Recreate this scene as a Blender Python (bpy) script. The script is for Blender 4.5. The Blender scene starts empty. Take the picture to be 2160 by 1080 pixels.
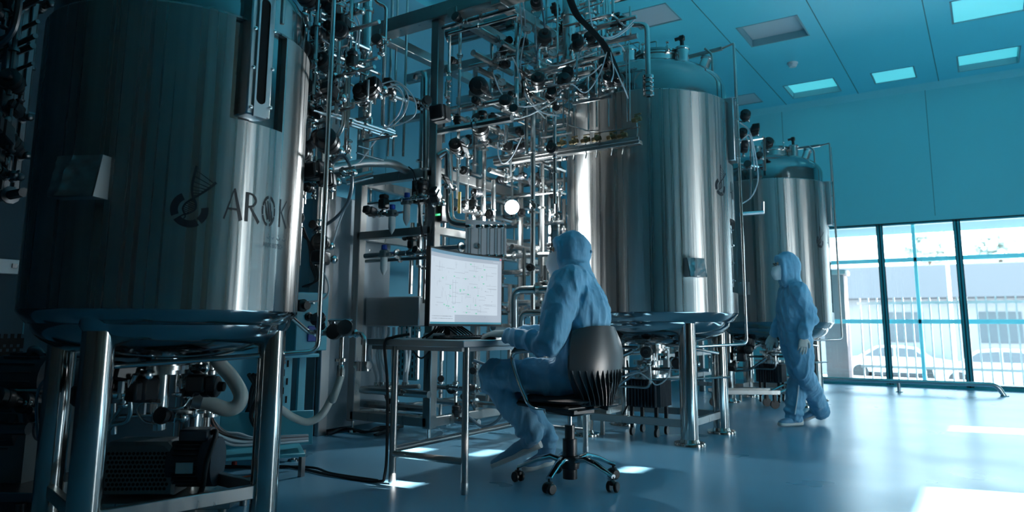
import bpy, math, random
from mathutils import Vector as V, Matrix
import bmesh
R_ = math.radians
PI = math.pi
SC = bpy.context.scene
COL = SC.collection
# ------------------------------------------------------------------ camera
CAMH = 0.93
yaw, pit, rol = R_(33.3355), R_(8.5696), R_(0.35459)
FPX, PXC, PYC = 1517.35, 1080.0, 459.0
cf = V((-math.sin(yaw) * math.cos(pit), math.cos(yaw) * math.cos(pit), math.sin(pit)))
cr0 = V((math.cos(yaw), math.sin(yaw), 0))
cu0 = cr0.cross(cf)
cr = cr0 * math.cos(rol) + cu0 * math.sin(rol)
cu = cu0 * math.cos(rol) - cr0 * math.sin(rol)
CO = V((0, 0, CAMH))
cam = bpy.data.cameras.new('camera')
camo = bpy.data.objects.new('camera', cam)
COL.objects.link(camo)
m = Matrix((cr, cu, -cf)).transposed().to_4x4()
m.translation = CO
camo.matrix_world = m
cam.sensor_width = 36
cam.lens = FPX / 2160 * 36
cam.shift_y = (PYC - 540) / 2160
cam.clip_start = 0.02
cam.clip_end = 300
cam.dof.use_dof = True
cam.dof.focus_distance = 4.5
cam.dof.aperture_fstop = 2.4
SC.camera = camo
# ------------------------------------------------------------------ colour management, sky, sun
SC.view_settings.view_transform = 'Standard'
SC.view_settings.look = 'None'
SC.view_settings.gamma = 1
SC.view_settings.exposure = EXPO = 0.0
SC.view_settings.use_curve_mapping = False
w = bpy.data.worlds.new('sky')
SC.world = w
w.use_nodes = True
nt = w.node_tree
bg = nt.nodes['Background']
tc = nt.nodes.new('ShaderNodeTexCoord')
sx = nt.nodes.new('ShaderNodeSeparateXYZ')
rp = nt.nodes.new('ShaderNodeValToRGB')
nt.links.new(tc.outputs['Generated'], sx.inputs[0])
nt.links.new(sx.outputs['Z'], rp.inputs[0])
nt.links.new(rp.outputs[0], bg.inputs[0])
rp.color_ramp.elements[0].position = 0.0
rp.color_ramp.elements[0].color = (0.86, 0.96, 1.0, 1)
rp.color_ramp.elements[1].position = 0.6
rp.color_ramp.elements[1].color = (0.50, 0.82, 1.0, 1)
bg.inputs[1].default_value = 9.5
sun = bpy.data.lights.new('sun', 'SUN')
sun.energy = 85.0
sun.color = (1.0, 0.95, 0.9)
sun.angle = R_(0.6)
suno = bpy.data.objects.new('sun', sun)
COL.objects.link(suno)
SUND = V((-0.97, -0.243, -0.5335)).normalized()     # travel direction
suno.rotation_euler = SUND.to_track_quat('-Z', 'Y').to_euler()


def portal(c, sx_, sy_, d):
    """light portal filling a window opening (guides sky sampling, gives off nothing itself)"""
    l = bpy.data.lights.new('window_portal', 'AREA')
    l.shape = 'RECTANGLE'
    l.size, l.size_y = sx_, sy_
    l.cycles.is_portal = True
    o = bpy.data.objects.new('window_portal', l)
    COL.objects.link(o)
    o.location = c
    o.rotation_euler = V(d).to_track_quat('-Z', 'Z').to_euler()


portal((0.0, 13.55, 1.34), 6.6, 2.64, (0, -1, 0))
portal((3.62, 5.6, 1.1), 1.0, 2.2, (-1, 0, 0))
portal((3.62, 9.15, 1.1), 0.5, 2.2, (-1, 0, 0))


# ------------------------------------------------------------------ pixel helpers: where a pixel of the frame lies in the room
def ray(x, y):
    return cf + cr * ((x - PXC) / FPX) - cu * ((y - PYC) / FPX)


def D(x, y, w):
    return CO + ray(x, y) * w


def onx(x, y, v):
    d = ray(x, y)
    return CO + d * (v / d.x)


def ony(x, y, v):
    d = ray(x, y)
    return CO + d * (v / d.y)


def onz(x, y, v):
    d = ray(x, y)
    return CO + d * ((v - CAMH) / d.z)


def prj(p):
    d = V(p) - CO
    w = d.dot(cf)
    return (PXC + FPX * d.dot(cr) / w, PYC - FPX * d.dot(cu) / w, w)


def along(p, axis, px):
    """move from p along a world axis until the column px is met"""
    a = V(((1, 0, 0), (0, 1, 0), (0, 0, 1))[axis]) if isinstance(axis, int) else V(axis)
    d = p - CO
    k = (px - PXC) / FPX
    t = (k * d.dot(cf) - d.dot(cr)) / (a.dot(cr) - k * a.dot(cf))
    return p + a * t


def vert(px, y0, y1, w):
    """vertical line at depth w through column px (at its middle) spanning rows y0..y1"""
    c = D(px, (y0 + y1) / 2, w)
    out = []
    for y in (y0, y1):
        k = -(y - PYC) / FPX
        d = c - CO
        t = (k * d.dot(cf) - d.dot(cu)) / (cu.z - k * cf.z)
        out.append(V((c.x, c.y, c.z + t)))
    return out


# ------------------------------------------------------------------ mesh building
ORG = {}


def rootof(o):
    while o.parent:
        o = o.parent
    return o


def frame_of(t):
    t = t.normalized()
    a = V((0, 0, 1)) if abs(t.z) < 0.9 else V((1, 0, 0))
    u = t.cross(a).normalized()
    return u, u.cross(t)


def fil(pts, r, n=4, closed=False):
    """round the corners of a polyline"""
    pts = [V(p) for p in pts]
    out = []
    N = len(pts)
    for i, p in enumerate(pts):
        if not closed and i in (0, N - 1):
            out.append(p)
            continue
        a, b = pts[i - 1] - p, pts[(i + 1) % N] - p
        la, lb = a.length, b.length
        if la < 1e-6 or lb < 1e-6:
            continue
        rr = min(r, la * 0.48, lb * 0.48)
        if a.normalized().dot(b.normalized()) < -0.995:
            out.append(p)
            continue
        p0, p1 = p + a.normalized() * rr, p + b.normalized() * rr
        for k in range(n + 1):
            t = k / n
            out.append(p0 * (1 - t) ** 2 + p * 2 * t * (1 - t) + p1 * t * t)
    return out


def smooth_path(pts, n=6):
    """Catmull-Rom through points"""
    pts = [V(p) for p in pts]
    P = [pts[0] * 2 - pts[1]] + pts + [pts[-1] * 2 - pts[-2]]
    out = []
    for i in range(1, len(P) - 2):
        a, b, c, d = P[i - 1:i + 3]
        for k in range(n):
            t = k / n
            out.append(0.5 * ((2 * b) + (c - a) * t + (2 * a - 5 * b + 4 * c - d) * t * t + (3 * b - a - 3 * c + d) * t ** 3))
    out.append(pts[-1])
    return out


class MB:
    def __init__(s):
        s.v, s.f, s.m = [], [], []

    def add(s, vs, fs, mi=0):
        o = len(s.v)
        s.v += [V(p) for p in vs]
        for f in fs:
            s.f.append([i + o for i in f])
            s.m.append(mi)

    def box(s, c, d, rot=None, mi=0, bev=0.0):
        c = V(c)
        hx, hy, hz = d[0] / 2, d[1] / 2, d[2] / 2
        if bev > 0:
            b = min(bev, hx * .9, hy * .9, hz * .9)
            vs = []
            idx = {}
            for sx_ in (-1, 1):
                for sy_ in (-1, 1):
                    for sz_ in (-1, 1):
                        for a in range(3):
                            p = [sx_ * (hx - b), sy_ * (hy - b), sz_ * (hz - b)]
                            p[a] = (sx_, sy_, sz_)[a] * (hx, hy, hz)[a]
                            idx[(sx_, sy_, sz_, a)] = len(vs)
                            vs.append(V(p))
            fs = []
            for a in range(3):
                o1, o2 = (a + 1) % 3, (a + 2) % 3
                for sg in (-1, 1):
                    q = []
                    for (p1, p2) in ((-1, -1), (1, -1), (1, 1), (-1, 1)):
                        k = [0, 0, 0]
                        k[a], k[o1], k[o2] = sg, p1, p2
                        q.append(idx[(k[0], k[1], k[2], a)])
                    fs.append(q if sg > 0 else q[::-1])
                for s1 in (-1, 1):
                    for s2 in (-1, 1):
                        q = []
                        for (t, b_) in ((-1, o1), (1, o1), (1, o2), (-1, o2)):
                            k = [0, 0, 0]
                            k[a], k[o1], k[o2] = t, s1, s2
                            q.append(idx[(k[0], k[1], k[2], b_)])
                        fs.append(q if s1 * s2 < 0 else q[::-1])
            for sx_ in (-1, 1):
                for sy_ in (-1, 1):
                    for sz_ in (-1, 1):
                        q = [idx[(sx_, sy_, sz_, a)] for a in range(3)]
                        fs.append(q if sx_ * sy_ * sz_ > 0 else q[::-1])
        else:
            vs = [V((x * hx, y * hy, z * hz)) for x in (-1, 1) for y in (-1, 1) for z in (-1, 1)]
            fs = [(0, 1, 3, 2), (4, 6, 7, 5), (0, 4, 5, 1), (2, 3, 7, 6), (0, 2, 6, 4), (1, 5, 7, 3)]
        if rot is not None:
            vs = [rot @ p for p in vs]
        s.add([p + c for p in vs], fs, mi)

    def bar(s, a, b, w_, h, up=None, mi=0, bev=0.003):
        """rectangular section beam from a to b, h measured along up"""
        a, b = V(a), V(b)
        t = (b - a).normalized()
        u = V(up) if up is not None else (V((0, 0, 1)) if abs(t.z) < 0.9 else V((0, 1, 0)))
        sd = t.cross(u).normalized()
        u = sd.cross(t).normalized()
        rot = Matrix((t, -sd, u)).transposed()
        s.box((a + b) / 2, ((b - a).length, w_, h), rot, mi, bev)

    def tube(s, pts, r, n=8, mi=0, closed=False, cap=True):
        pts = [V(p) for p in pts]
        N = len(pts)
        if N < 2:
            return
        rs = r if isinstance(r, (list, tuple)) else [r] * N
        tang = []
        for i in range(N):
            a = pts[i - 1] if (i > 0 or closed) else pts[i]
            b = pts[(i + 1) % N] if (i < N - 1 or closed) else pts[i]
            t = b - a
            tang.append(t.normalized() if t.length > 1e-9 else V((0, 0, 1)))
        u, _ = frame_of(tang[0])
        vs, fs = [], []
        for i in range(N):
            t = tang[i]
            u = (u - t * u.dot(t))
            u = u.normalized() if u.length > 1e-6 else frame_of(t)[0]
            w_ = t.cross(u)
            for k in range(n):
                a = 2 * PI * k / n
                vs.append(pts[i] + (u * math.cos(a) + w_ * math.sin(a)) * rs[i])
        for i in range(N if closed else N - 1):
            j = (i + 1) % N
            for k in range(n):
                k2 = (k + 1) % n
                fs.append((i * n + k, i * n + k2, j * n + k2, j * n + k))
        if cap and not closed:
            fs.append(tuple(range(n))[::-1])
            fs.append(tuple(range((N - 1) * n, N * n)))
        s.add(vs, fs, mi)

    def cyl(s, a, b, r, r2=None, n=14, mi=0):
        s.tube([a, b], [r, r if r2 is None else r2], n, mi)

    def lathe(s, prof, c=(0, 0, 0), n=24, axis=(0, 0, 1), mi=0):
        """prof: (radius, height) pairs, revolved about axis through c"""
        c = V(c)
        ax = V(axis).normalized()
        u, w_ = frame_of(ax)
        if abs(ax.z) > 0.99:
            u, w_ = V((1, 0, 0)), V((0, 1, 0)) * (1 if ax.z > 0 else -1)
        elif u.cross(w_).dot(ax) < 0:
            w_ = -w_
        vs, fs, rings = [], [], []
        for (r, z) in prof:
            if r < 1e-6:
                rings.append([len(vs)])
                vs.append(c + ax * z)
            else:
                rings.append(list(range(len(vs), len(vs) + n)))
                for k in range(n):
                    a = 2 * PI * k / n
                    vs.append(c + ax * z + (u * math.cos(a) + w_ * math.sin(a)) * r)
        for A, B in zip(rings, rings[1:]):
            for k in range(n):
                k2 = (k + 1) % n
                if len(A) == 1 and len(B) == 1:
                    continue
                if len(A) == 1:
                    fs.append((A[0], B[k2], B[k]))
                elif len(B) == 1:
                    fs.append((A[k], A[k2], B[0]))
                else:
                    fs.append((A[k], A[k2], B[k2], B[k]))
        s.add(vs, fs, mi)

    def ball(s, c, r, n=12, mi=0, sc=(1, 1, 1)):
        o = len(s.v)
        h = n // 2
        s.lathe([(r * math.sin(PI * k / h), -r * math.cos(PI * k / h)) for k in range(h + 1)], (0, 0, 0), n, (0, 0, 1), mi)
        for i in range(o, len(s.v)):
            p = s.v[i]
            s.v[i] = V((p.x * sc[0], p.y * sc[1], p.z * sc[2])) + V(c)

    def prism(s, pts, nrm, th, mi=0):
        """flat polygon given thickness th along nrm"""
        pts = [V(p) for p in pts]
        nv = V(nrm).normalized() * th
        N = len(pts)
        fs = [tuple(range(N))[::-1], tuple(range(N, 2 * N))]
        for k in range(N):
            k2 = (k + 1) % N
            fs.append((k, k2, N + k2, N + k))
        s.add(pts + [p + nv for p in pts], fs, mi)

    def xf(s, mat, i0=0):
        for i in range(i0, len(s.v)):
            s.v[i] = mat @ s.v[i]
        return s

    def build(s, name, mats, parent=None, ang=38, kind=None, label=None):
        if not isinstance(mats, (list, tuple)):
            mats = [mats]
        org = ORG[rootof(parent)] if parent else V((0, 0, 0))
        me = bpy.data.meshes.new(name)
        me.from_pydata([tuple(p - org) for p in s.v], [], s.f)
        for mt in mats:
            me.materials.append(mt)
        me.polygons.foreach_set('material_index', s.m)
        b = bmesh.new()
        b.from_mesh(me)
        bmesh.ops.recalc_face_normals(b, faces=b.faces)
        lim = R_(ang)
        for f in b.faces:
            f.smooth = True
        for e in b.edges:
            if len(e.link_faces) != 2 or e.calc_face_angle(0) > lim:
                e.smooth = False
        b.to_mesh(me)
        b.free()
        me.update()
        o = bpy.data.objects.new(name, me)
        COL.objects.link(o)
        if parent:
            o.parent = parent
        else:
            ORG[o] = V((0, 0, 0))
        if kind:
            o['kind'] = kind
        if label:
            o['label'] = label
        return o


def thing(name, label, cat, loc=(0, 0, 0), group=None):
    o = bpy.data.objects.new(name, None)
    o.empty_display_size = 0.1
    COL.objects.link(o)
    o.location = loc
    ORG[o] = V(loc)
    o['label'] = label
    o['category'] = cat
    if group:
        o['group'] = group
    return o


def tag(o, label, cat, group=None):
    o['label'] = label
    o['category'] = cat
    if group:
        o['group'] = group
    return o


def copy_tree(o, parent=None):
    c = o.copy()
    COL.objects.link(c)
    if parent:
        c.parent = parent
    for ch in list(o.children):
        copy_tree(ch, c)
    return c


# ------------------------------------------------------------------ materials
def mat(name, col, rough=0.5, metal=0.0, spec=0.5, emit=None, estr=1.0, aniso=None, bump=None, var=None, sheen=0, trans=0, coat=0, rvar=None):
    """bump=(scale xyz, strength, distance); var=(scale xyz, amount); rvar=(scale xyz, lo, hi)"""
    mt = bpy.data.materials.new(name)
    mt.use_nodes = True
    n = mt.node_tree.nodes
    L = mt.node_tree.links
    b = n['Principled BSDF']
    b.inputs['Base Color'].default_value = (*col, 1)
    b.inputs['Roughness'].default_value = rough
    b.inputs['Metallic'].default_value = metal
    b.inputs['Specular IOR Level'].default_value = spec
    b.inputs['Sheen Weight'].default_value = sheen
    b.inputs['Transmission Weight'].default_value = trans
    b.inputs['Coat Weight'].default_value = coat
    if emit:
        b.inputs['Emission Color'].default_value = (*emit, 1)
        b.inputs['Emission Strength'].default_value = estr
    if aniso:
        b.inputs['Anisotropic'].default_value = aniso[0]
        b.inputs['Anisotropic Rotation'].default_value = aniso[1]
        t = n.new('ShaderNodeTangent')
        t.direction_type = 'RADIAL'
        t.axis = 'Z'
        L.new(t.outputs[0], b.inputs['Tangent'])

    def noise(sc, det=3):
        tc_ = n.new('ShaderNodeTexCoord')
        mp = n.new('ShaderNodeMapping')
        mp.inputs['Scale'].default_value = sc if isinstance(sc, (tuple, list)) else (sc, sc, sc)
        nz = n.new('ShaderNodeTexNoise')
        nz.inputs['Scale'].default_value = 1
        nz.inputs['Detail'].default_value = det
        L.new(tc_.outputs['Object'], mp.inputs[0])
        L.new(mp.outputs[0], nz.inputs['Vector'])
        return nz
    if bump:
        nz = noise(bump[0])
        bp = n.new('ShaderNodeBump')
        bp.inputs['Strength'].default_value = bump[1]
        bp.inputs['Distance'].default_value = bump[2]
        L.new(nz.outputs[0], bp.inputs['Height'])
        L.new(bp.outputs[0], b.inputs['Normal'])
    if var:
        nz = noise(var[0])
        mx = n.new('ShaderNodeMix')
        mx.data_type = 'RGBA'
        a = var[1]
        mx.inputs[6].default_value = (*[max(0, c * (1 - a)) for c in col], 1)
        mx.inputs[7].default_value = (*[min(1, c * (1 + a)) for c in col], 1)
        L.new(nz.outputs[0], mx.inputs[0])
        L.new(mx.outputs[2], b.inputs['Base Color'])
    if rvar:
        nz = noise(rvar[0])
        mr = n.new('ShaderNodeMapRange')
        mr.inputs[1].default_value = 0.3
        mr.inputs[2].default_value = 0.7
        mr.inputs[3].default_value = rvar[1]
        mr.inputs[4].default_value = rvar[2]
        L.new(nz.outputs[0], mr.inputs[0])
        L.new(mr.outputs[0], b.inputs['Roughness'])
    return mt


def glass(name, col=(0.9, 0.97, 1.0), refl=0.06):
    mt = bpy.data.materials.new(name)
    mt.use_nodes = True
    n = mt.node_tree.nodes
    L = mt.node_tree.links
    out = n['Material Output']
    tr = n.new('ShaderNodeBsdfTransparent')
    tr.inputs[0].default_value = (*col, 1)
    gl = n.new('ShaderNodeBsdfGlossy')
    gl.inputs['Roughness'].default_value = 0.02
    fr = n.new('ShaderNodeFresnel')
    fr.inputs[0].default_value = 1.45
    mx = n.new('ShaderNodeMixShader')
    L.new(fr.outputs[0], mx.inputs[0])
    L.new(tr.outputs[0], mx.inputs[1])
    L.new(gl.outputs[0], mx.inputs[2])
    L.new(mx.outputs[0], out.inputs[0])
    return mt


M = dict(
    floor=mat('epoxy_floor', (0.15, 0.34, 0.47), 0.30, spec=0.5, var=(0.9, 0.10), bump=(25, 0.03, 0.002), rvar=(1.5, 0.27, 0.33)),
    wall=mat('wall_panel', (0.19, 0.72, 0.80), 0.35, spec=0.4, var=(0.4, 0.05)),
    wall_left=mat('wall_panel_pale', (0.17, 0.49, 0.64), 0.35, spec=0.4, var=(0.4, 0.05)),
    wall_right=mat('wall_panel_grey', (0.46, 0.43, 0.40), 0.4),
    ceil=mat('ceiling_panel', (0.14, 0.76, 0.90), 0.4, spec=0.4, var=(0.4, 0.04)),
    wall_shaded=mat('wall_panel_shaded', (0.05, 0.085, 0.11), 0.6, spec=0.1, var=(0.6, 0.1)),  # shade on the wall behind the near tank, put into the panel colour
    wall_dark=mat('wall_panel_dark', (0.30, 0.235, 0.18), 0.5, var=((0.3, 0.8, 0.05), 0.6)),
    wall_warm=mat('wall_behind', (0.09, 0.075, 0.065), 0.6, var=((0.3, 0.3, 0.05), 0.5)),
    coving=mat('coving', (0.2, 0.72, 0.8), 0.3),
    seam=mat('panel_sealant', (0.05, 0.22, 0.28), 0.6),
    jacket=mat('brushed_steel', (0.40, 0.39, 0.375), 0.34, 1.0, aniso=(0.85, 0.25), bump=((10, 10, 0.3), 0.22, 0.02), var=((26, 26, 0.08), 0.2), rvar=((34, 34, 0.15), 0.20, 0.44)),
    polish=mat('polished_steel', (0.33, 0.33, 0.33), 0.10, 1.0, bump=((6, 6, 3), 0.04, 0.01)),
    leg=mat('leg_steel', (0.50, 0.49, 0.47), 0.13, 1.0, bump=((9, 9, 0.7), 0.10, 0.01)),
    pipe=mat('pipe_steel', (0.62, 0.62, 0.61), 0.20, 1.0),
    old=mat('shaded_steel', (0.13, 0.14, 0.15), 0.35, 1.0),  # pipe steel darkened to carry the shade at the left edge
    satin=mat('satin_steel', (0.42, 0.42, 0.41), 0.33, 1.0, rvar=((20, 20, 2), 0.26, 0.42)),
    sheet=mat('sheet_steel', (0.5, 0.52, 0.53), 0.38, 1.0, rvar=((8, 8, 1), 0.3, 0.45)),
    chrome=mat('chrome', (0.7, 0.7, 0.7), 0.06, 1.0),
    black=mat('black_plastic', (0.012, 0.013, 0.015), 0.35),
    matte=mat('black_rubber', (0.012, 0.012, 0.013), 0.6),
    dark=mat('dark_interior', (0.006, 0.007, 0.008), 0.6, spec=0.15),
    motor=mat('motor_paint', (0.035, 0.05, 0.065), 0.5, var=(20, 0.2)),
    motor2=mat('motor_cover', (0.13, 0.16, 0.17), 0.45),
    chair=mat('chair_plastic', (0.036, 0.042, 0.046), 0.38, bump=(300, 0.05, 0.001)),
    gown=mat('coverall_cloth', (0.20, 0.42, 0.62), 0.75, sheen=0.25, var=(6, 0.06)),
    shoe=mat('shoe_cover_cloth', (0.16, 0.36, 0.54), 0.7, sheen=0.2),
    sole=mat('sole_rubber', (0.72, 0.72, 0.68), 0.6),
    glove=mat('knit_glove', (0.50, 0.52, 0.50), 0.85, bump=(500, 0.3, 0.001)),
    mask=mat('mask_cloth', (0.78, 0.82, 0.86), 0.8),
    skin=mat('skin', (0.45, 0.28, 0.21), 0.5),
    hair=mat('hair', (0.012, 0.01, 0.01), 0.5),
    hose=mat('silicone_hose', (0.50, 0.53, 0.50), 0.35, var=(8, 0.1)),
    tubew=mat('pneumatic_tube', (0.55, 0.62, 0.66), 0.3),
    tubed=mat('tube_blue_grey', (0.10, 0.16, 0.20), 0.35),
    cable=mat('black_cable', (0.01, 0.011, 0.013), 0.45),
    orange=mat('orange_cable', (0.30, 0.06, 0.02), 0.45),
    blue=mat('blue_cap', (0.01, 0.06, 0.35), 0.35),
    brass=mat('brass_fitting', (0.28, 0.22, 0.12), 0.35, 1.0),
    yellow=mat('yellow_tube', (0.45, 0.30, 0.05), 0.4),
    red=mat('red_plastic', (0.35, 0.01, 0.01), 0.4),
    white=mat('white_plastic', (0.75, 0.78, 0.8), 0.4),
    paper=mat('paper_label', (0.55, 0.6, 0.62), 0.6),
    cyanpanel=mat('cyan_cabinet', (0.10, 0.42, 0.52), 0.35, var=(3, 0.08)),
    foil=mat('crumpled_foil', (0.45, 0.46, 0.47), 0.3, 1.0, bump=(7, 0.25, 0.03)),
    logo=mat('logo_ink', (0.008, 0.012, 0.018), 0.4),
    logo2=mat('logo_ink_faint', (0.10, 0.16, 0.19), 0.4),
    frame_dark=mat('window_gasket', (0.01, 0.03, 0.04), 0.4),
    frame=mat('window_frame', (0.05, 0.45, 0.52), 0.35),
    frame_out=mat('outer_frame', (0.25, 0.85, 0.92), 0.4),
    glass=glass('window_glass'),
    clear=glass('clear_glass', (0.85, 0.93, 0.95)),
    gauge=mat('gauge_face', (0.6, 0.64, 0.65), 0.4),
)
# ------------------------------------------------------------------ room shell
XL, XR, YB, YF, ZC = -5.7, 3.6, -4.0, 13.43, 4.958
WZ = 2.667


def st(name, boxes, m_, bev=0.0):
    b = MB()
    for c, d in boxes:
        b.box(c, d, None, 0, bev)
    o = b.build(name, m_)
    o['kind'] = 'structure'
    return o


def bx(x0, x1, y0, y1, z0, z1):
    return ((x0 + x1) / 2, (y0 + y1) / 2, (z0 + z1) / 2), (x1 - x0, y1 - y0, z1 - z0)


st('floor', [bx(XL - .2, XR + .2, YB - .2, YF + .15, -.2, 0)], M['floor'])
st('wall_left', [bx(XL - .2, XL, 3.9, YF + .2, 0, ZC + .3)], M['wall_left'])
st('wall_left_rear', [bx(XL - .2, XL, YB - .2, 3.9, 0, ZC + .3)], M['wall_shaded'])
st('wall_back', [bx(XL, XR + .2, YB - .2, YB, 0, ZC + .3)], M['wall_warm'])
WX0, WX1 = -2.9, XR - .1
st('wall_far', [bx(XL, XR + .2, YF, YF + .2, WZ, ZC + .3), bx(XL, WX0, YF, YF + .2, 0, WZ), bx(WX1, XR + .2, YF, YF + .2, 0, WZ)], M['wall'])
HR = [(5.1, 6.1, 0, 2.2), (8.9, 9.4, 0, 2.2)]
for x_, y_, dy_, dz_ in ((-4.17, 4.36, .16, .07), (-3.72, 4.30, .22, .09), (-4.4, 4.0, .12, .05), (-3.02, 3.34, .20, .10), (-2.05, 4.56, .22, .06), (-3.2, 4.52, .3, .05), (-3.45, 3.7, .14, .05), (-2.75, 4.55, .1, .04)):  # invented slits in the unseen wall, aimed to drop small sun patches
    yw_, zw_ = y_ + (3.6 - x_) * .2505, (3.6 - x_) * .55
    HR.append((yw_ - dy_ / 2, yw_ + dy_ / 2, zw_ - dz_ / 2, zw_ + dz_ / 2))
ys_ = sorted({4.0, YF} | {v for h in HR for v in h[:2]})
zs_ = sorted({0, ZC + .3} | {v for h in HR for v in h[2:]})
st('wall_right_rear', [bx(XR, XR + .03, YB, 4.0, 0, ZC + .3)], M['wall_dark'])  # split off, its colour set for what the near tank reflects
st('wall_right', [bx(XR, XR + .03, ys_[i], ys_[i + 1], zs_[k], zs_[k + 1]) for i in range(len(ys_) - 1) for k in range(len(zs_) - 1)
                  if not any(h[0] < (ys_[i] + ys_[i + 1]) / 2 < h[1] and h[2] < (zs_[k] + zs_[k + 1]) / 2 < h[3] for h in HR)], M['wall_right'])
b = MB()  # unseen panel added to give the middle tank a warm reflected streak
b.box((XR - .02, 7.25, 1.3), (.05, 1.5, 2.6), None, 0, .01)
b.box((XR - .05, 7.9, 1.1), (.02, .04, .2), None, 1)
b.build('warm_reflector_1', [mat('reflector_beige', (.62, .50, .42), .4), M['satin']], kind='structure')
b = MB()  # second unseen panel, added for warm tones reflected in the near tank
b.box((XR - .02, 1.0, 1.4), (.05, 1.1, 2.8), None, 0, .01)
b.box((XR - .05, .55, 1.1), (.02, .04, .2), None, 1)
b.build('warm_reflector_2', [mat('reflector_brown', (.5, .36, .26), .45), M['satin']], kind='structure')
# ceiling with square openings for the lamps
LAMPS = [(-2.18, 9.83, .40, 'recessed, off'), (-2.21, 12.64, .40, 'recessed'), (-.98, 12.65, .31, 'flush'), (.29, 12.63, .40, 'recessed'),
         (-3.39, 8.48, .30, 'flush'), (-3.40, 12.65, .30, 'flush'), (.29, 10.45, .40, 'flush'), ]
xs = sorted({XL - .2, XR + .2} | {v for l in LAMPS for v in (round(l[0] - l[2], 4), round(l[0] + l[2], 4))})
ys = sorted({YB - .2, YF + .2} | {v for l in LAMPS for v in (round(l[1] - l[2], 4), round(l[1] + l[2], 4))})
cb = MB()
for i in range(len(xs) - 1):
    for j in range(len(ys) - 1):
        cx, cy = (xs[i] + xs[i + 1]) / 2, (ys[j] + ys[j + 1]) / 2
        if any(abs(cx - l[0]) < l[2] and abs(cy - l[1]) < l[2] for l in LAMPS):
            continue
        cb.add([(xs[i], ys[j], ZC), (xs[i + 1], ys[j], ZC), (xs[i + 1], ys[j + 1], ZC), (xs[i], ys[j + 1], ZC)], [(0, 1, 2, 3)])
cb.box((-1.0, 4.7, ZC + .33), (9.7, 17.9, .06))
o = cb.build('ceiling', M['ceil'])
o['kind'] = 'structure'
b = MB()
for x in (-5.18, -3.985, -2.79, -1.594, -.39, .81, 2.0, 3.2):
    b.box((x, (YB + YF) / 2, ZC - .001), (.012, YF - YB, .004))
b.build('trim_1', M['seam'], kind='structure')
b = MB()
for x in (-4.4, -2.9, -.6, 1.2, 2.6):
    b.box((x, YF - .001, (WZ + ZC) / 2 + .02), (.008, .004, ZC - WZ - .12))
for y in (-2, 0, 1.2, 2.4, 3.6, 4.8, 6.0, 7.2, 8.4, 9.6, 10.8, 12.0):
    b.box((XL + .001, y, ZC / 2), (.004, .010, ZC))
for z in (2.44, 3.7):
    b.box((XL + .001, (YB + YF) / 2, z), (.004, YF - YB, .01))
b.build('trim_2', M['seam'], kind='structure')
b = MB()
cv = [(0, 0), (0, -.10), (.03, -.055), (.055, -.03), (.10, 0)]
n = len(cv)
for y0, s in ((YF, -1),):
    vs = [V((x, y0 + s * p[0], ZC + p[1])) for x in (XL, XR) for p in cv]
    b.add(vs, [(k, k + 1, n + k + 1, n + k) for k in range(n - 1)])
b.build('trim_3', M['coving'], kind='structure')
# ceiling lamps
lamp_em = mat('lamp_diffuser', (0.4, 0.8, 0.85), 0.4, emit=(0.10, 0.78, 0.88), estr=0.6)
lamp_off = mat('lamp_diffuser_off', (0.55, 0.66, 0.70), 0.35)
rimm = mat('lamp_rim', (0.20, 0.42, 0.48), 0.4)
LL = {0: 'big unlit square ceiling lamp in a deep recess nearest the big tank', 1: 'lit square lamp in a deep ceiling recess nearest the smoke detector',
      2: 'lit flush square ceiling lamp between the two recessed lamps at the far wall', 3: 'lit recessed square ceiling lamp at the far right of the ceiling',
      4: 'pale flush ceiling lamp above the pipework of the middle tank', 5: 'dim flush ceiling lamp half hidden by the middle tank',
      6: 'flush ceiling lamp cut off by the top edge of the picture'}
for i, (x, y, h, kd) in enumerate(LAMPS):
    dp = .10 if 'recessed' in kd else .012
    t = thing('ceiling_lamp', LL.get(i, 'flush square ceiling lamp out of the picture overhead'), 'ceiling lamp', (x, y, ZC), 'square ceiling lamps')
    f = MB()
    wl = .02
    for sx_, sy_ in ((1, 0), (-1, 0), (0, 1), (0, -1)):
        f.box((x + sx_ * (h - wl / 2), y + sy_ * (h - wl / 2), ZC + dp / 2 - .004), (wl if sx_ else 2 * h, wl if sy_ else 2 * h, dp))
    f.build('frame', rimm, t)
    f = MB()
    f.box((x, y, ZC + dp), (2 * h - .05, 2 * h - .05, .01))
    f.build('diffuser', lamp_off if i in (0, 4, 5, 7, 8, 9) else lamp_em, t)
t = thing('smoke_detector', 'small round white smoke detector on the ceiling', 'smoke detector', (-2.22, 11.19, ZC))
b = MB()
b.lathe([(0, -.075), (.05, -.07), (.062, -.05), (.062, -.03)], (-2.22, 11.19, ZC), 20)
b.build('cover', M['white'], t)
b = MB()
b.lathe([(.062, -.032), (.078, -.028), (.078, -.002), (0, -.002)], (-2.22, 11.19, ZC), 20)
b.build('base', M['white'], t)
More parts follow.
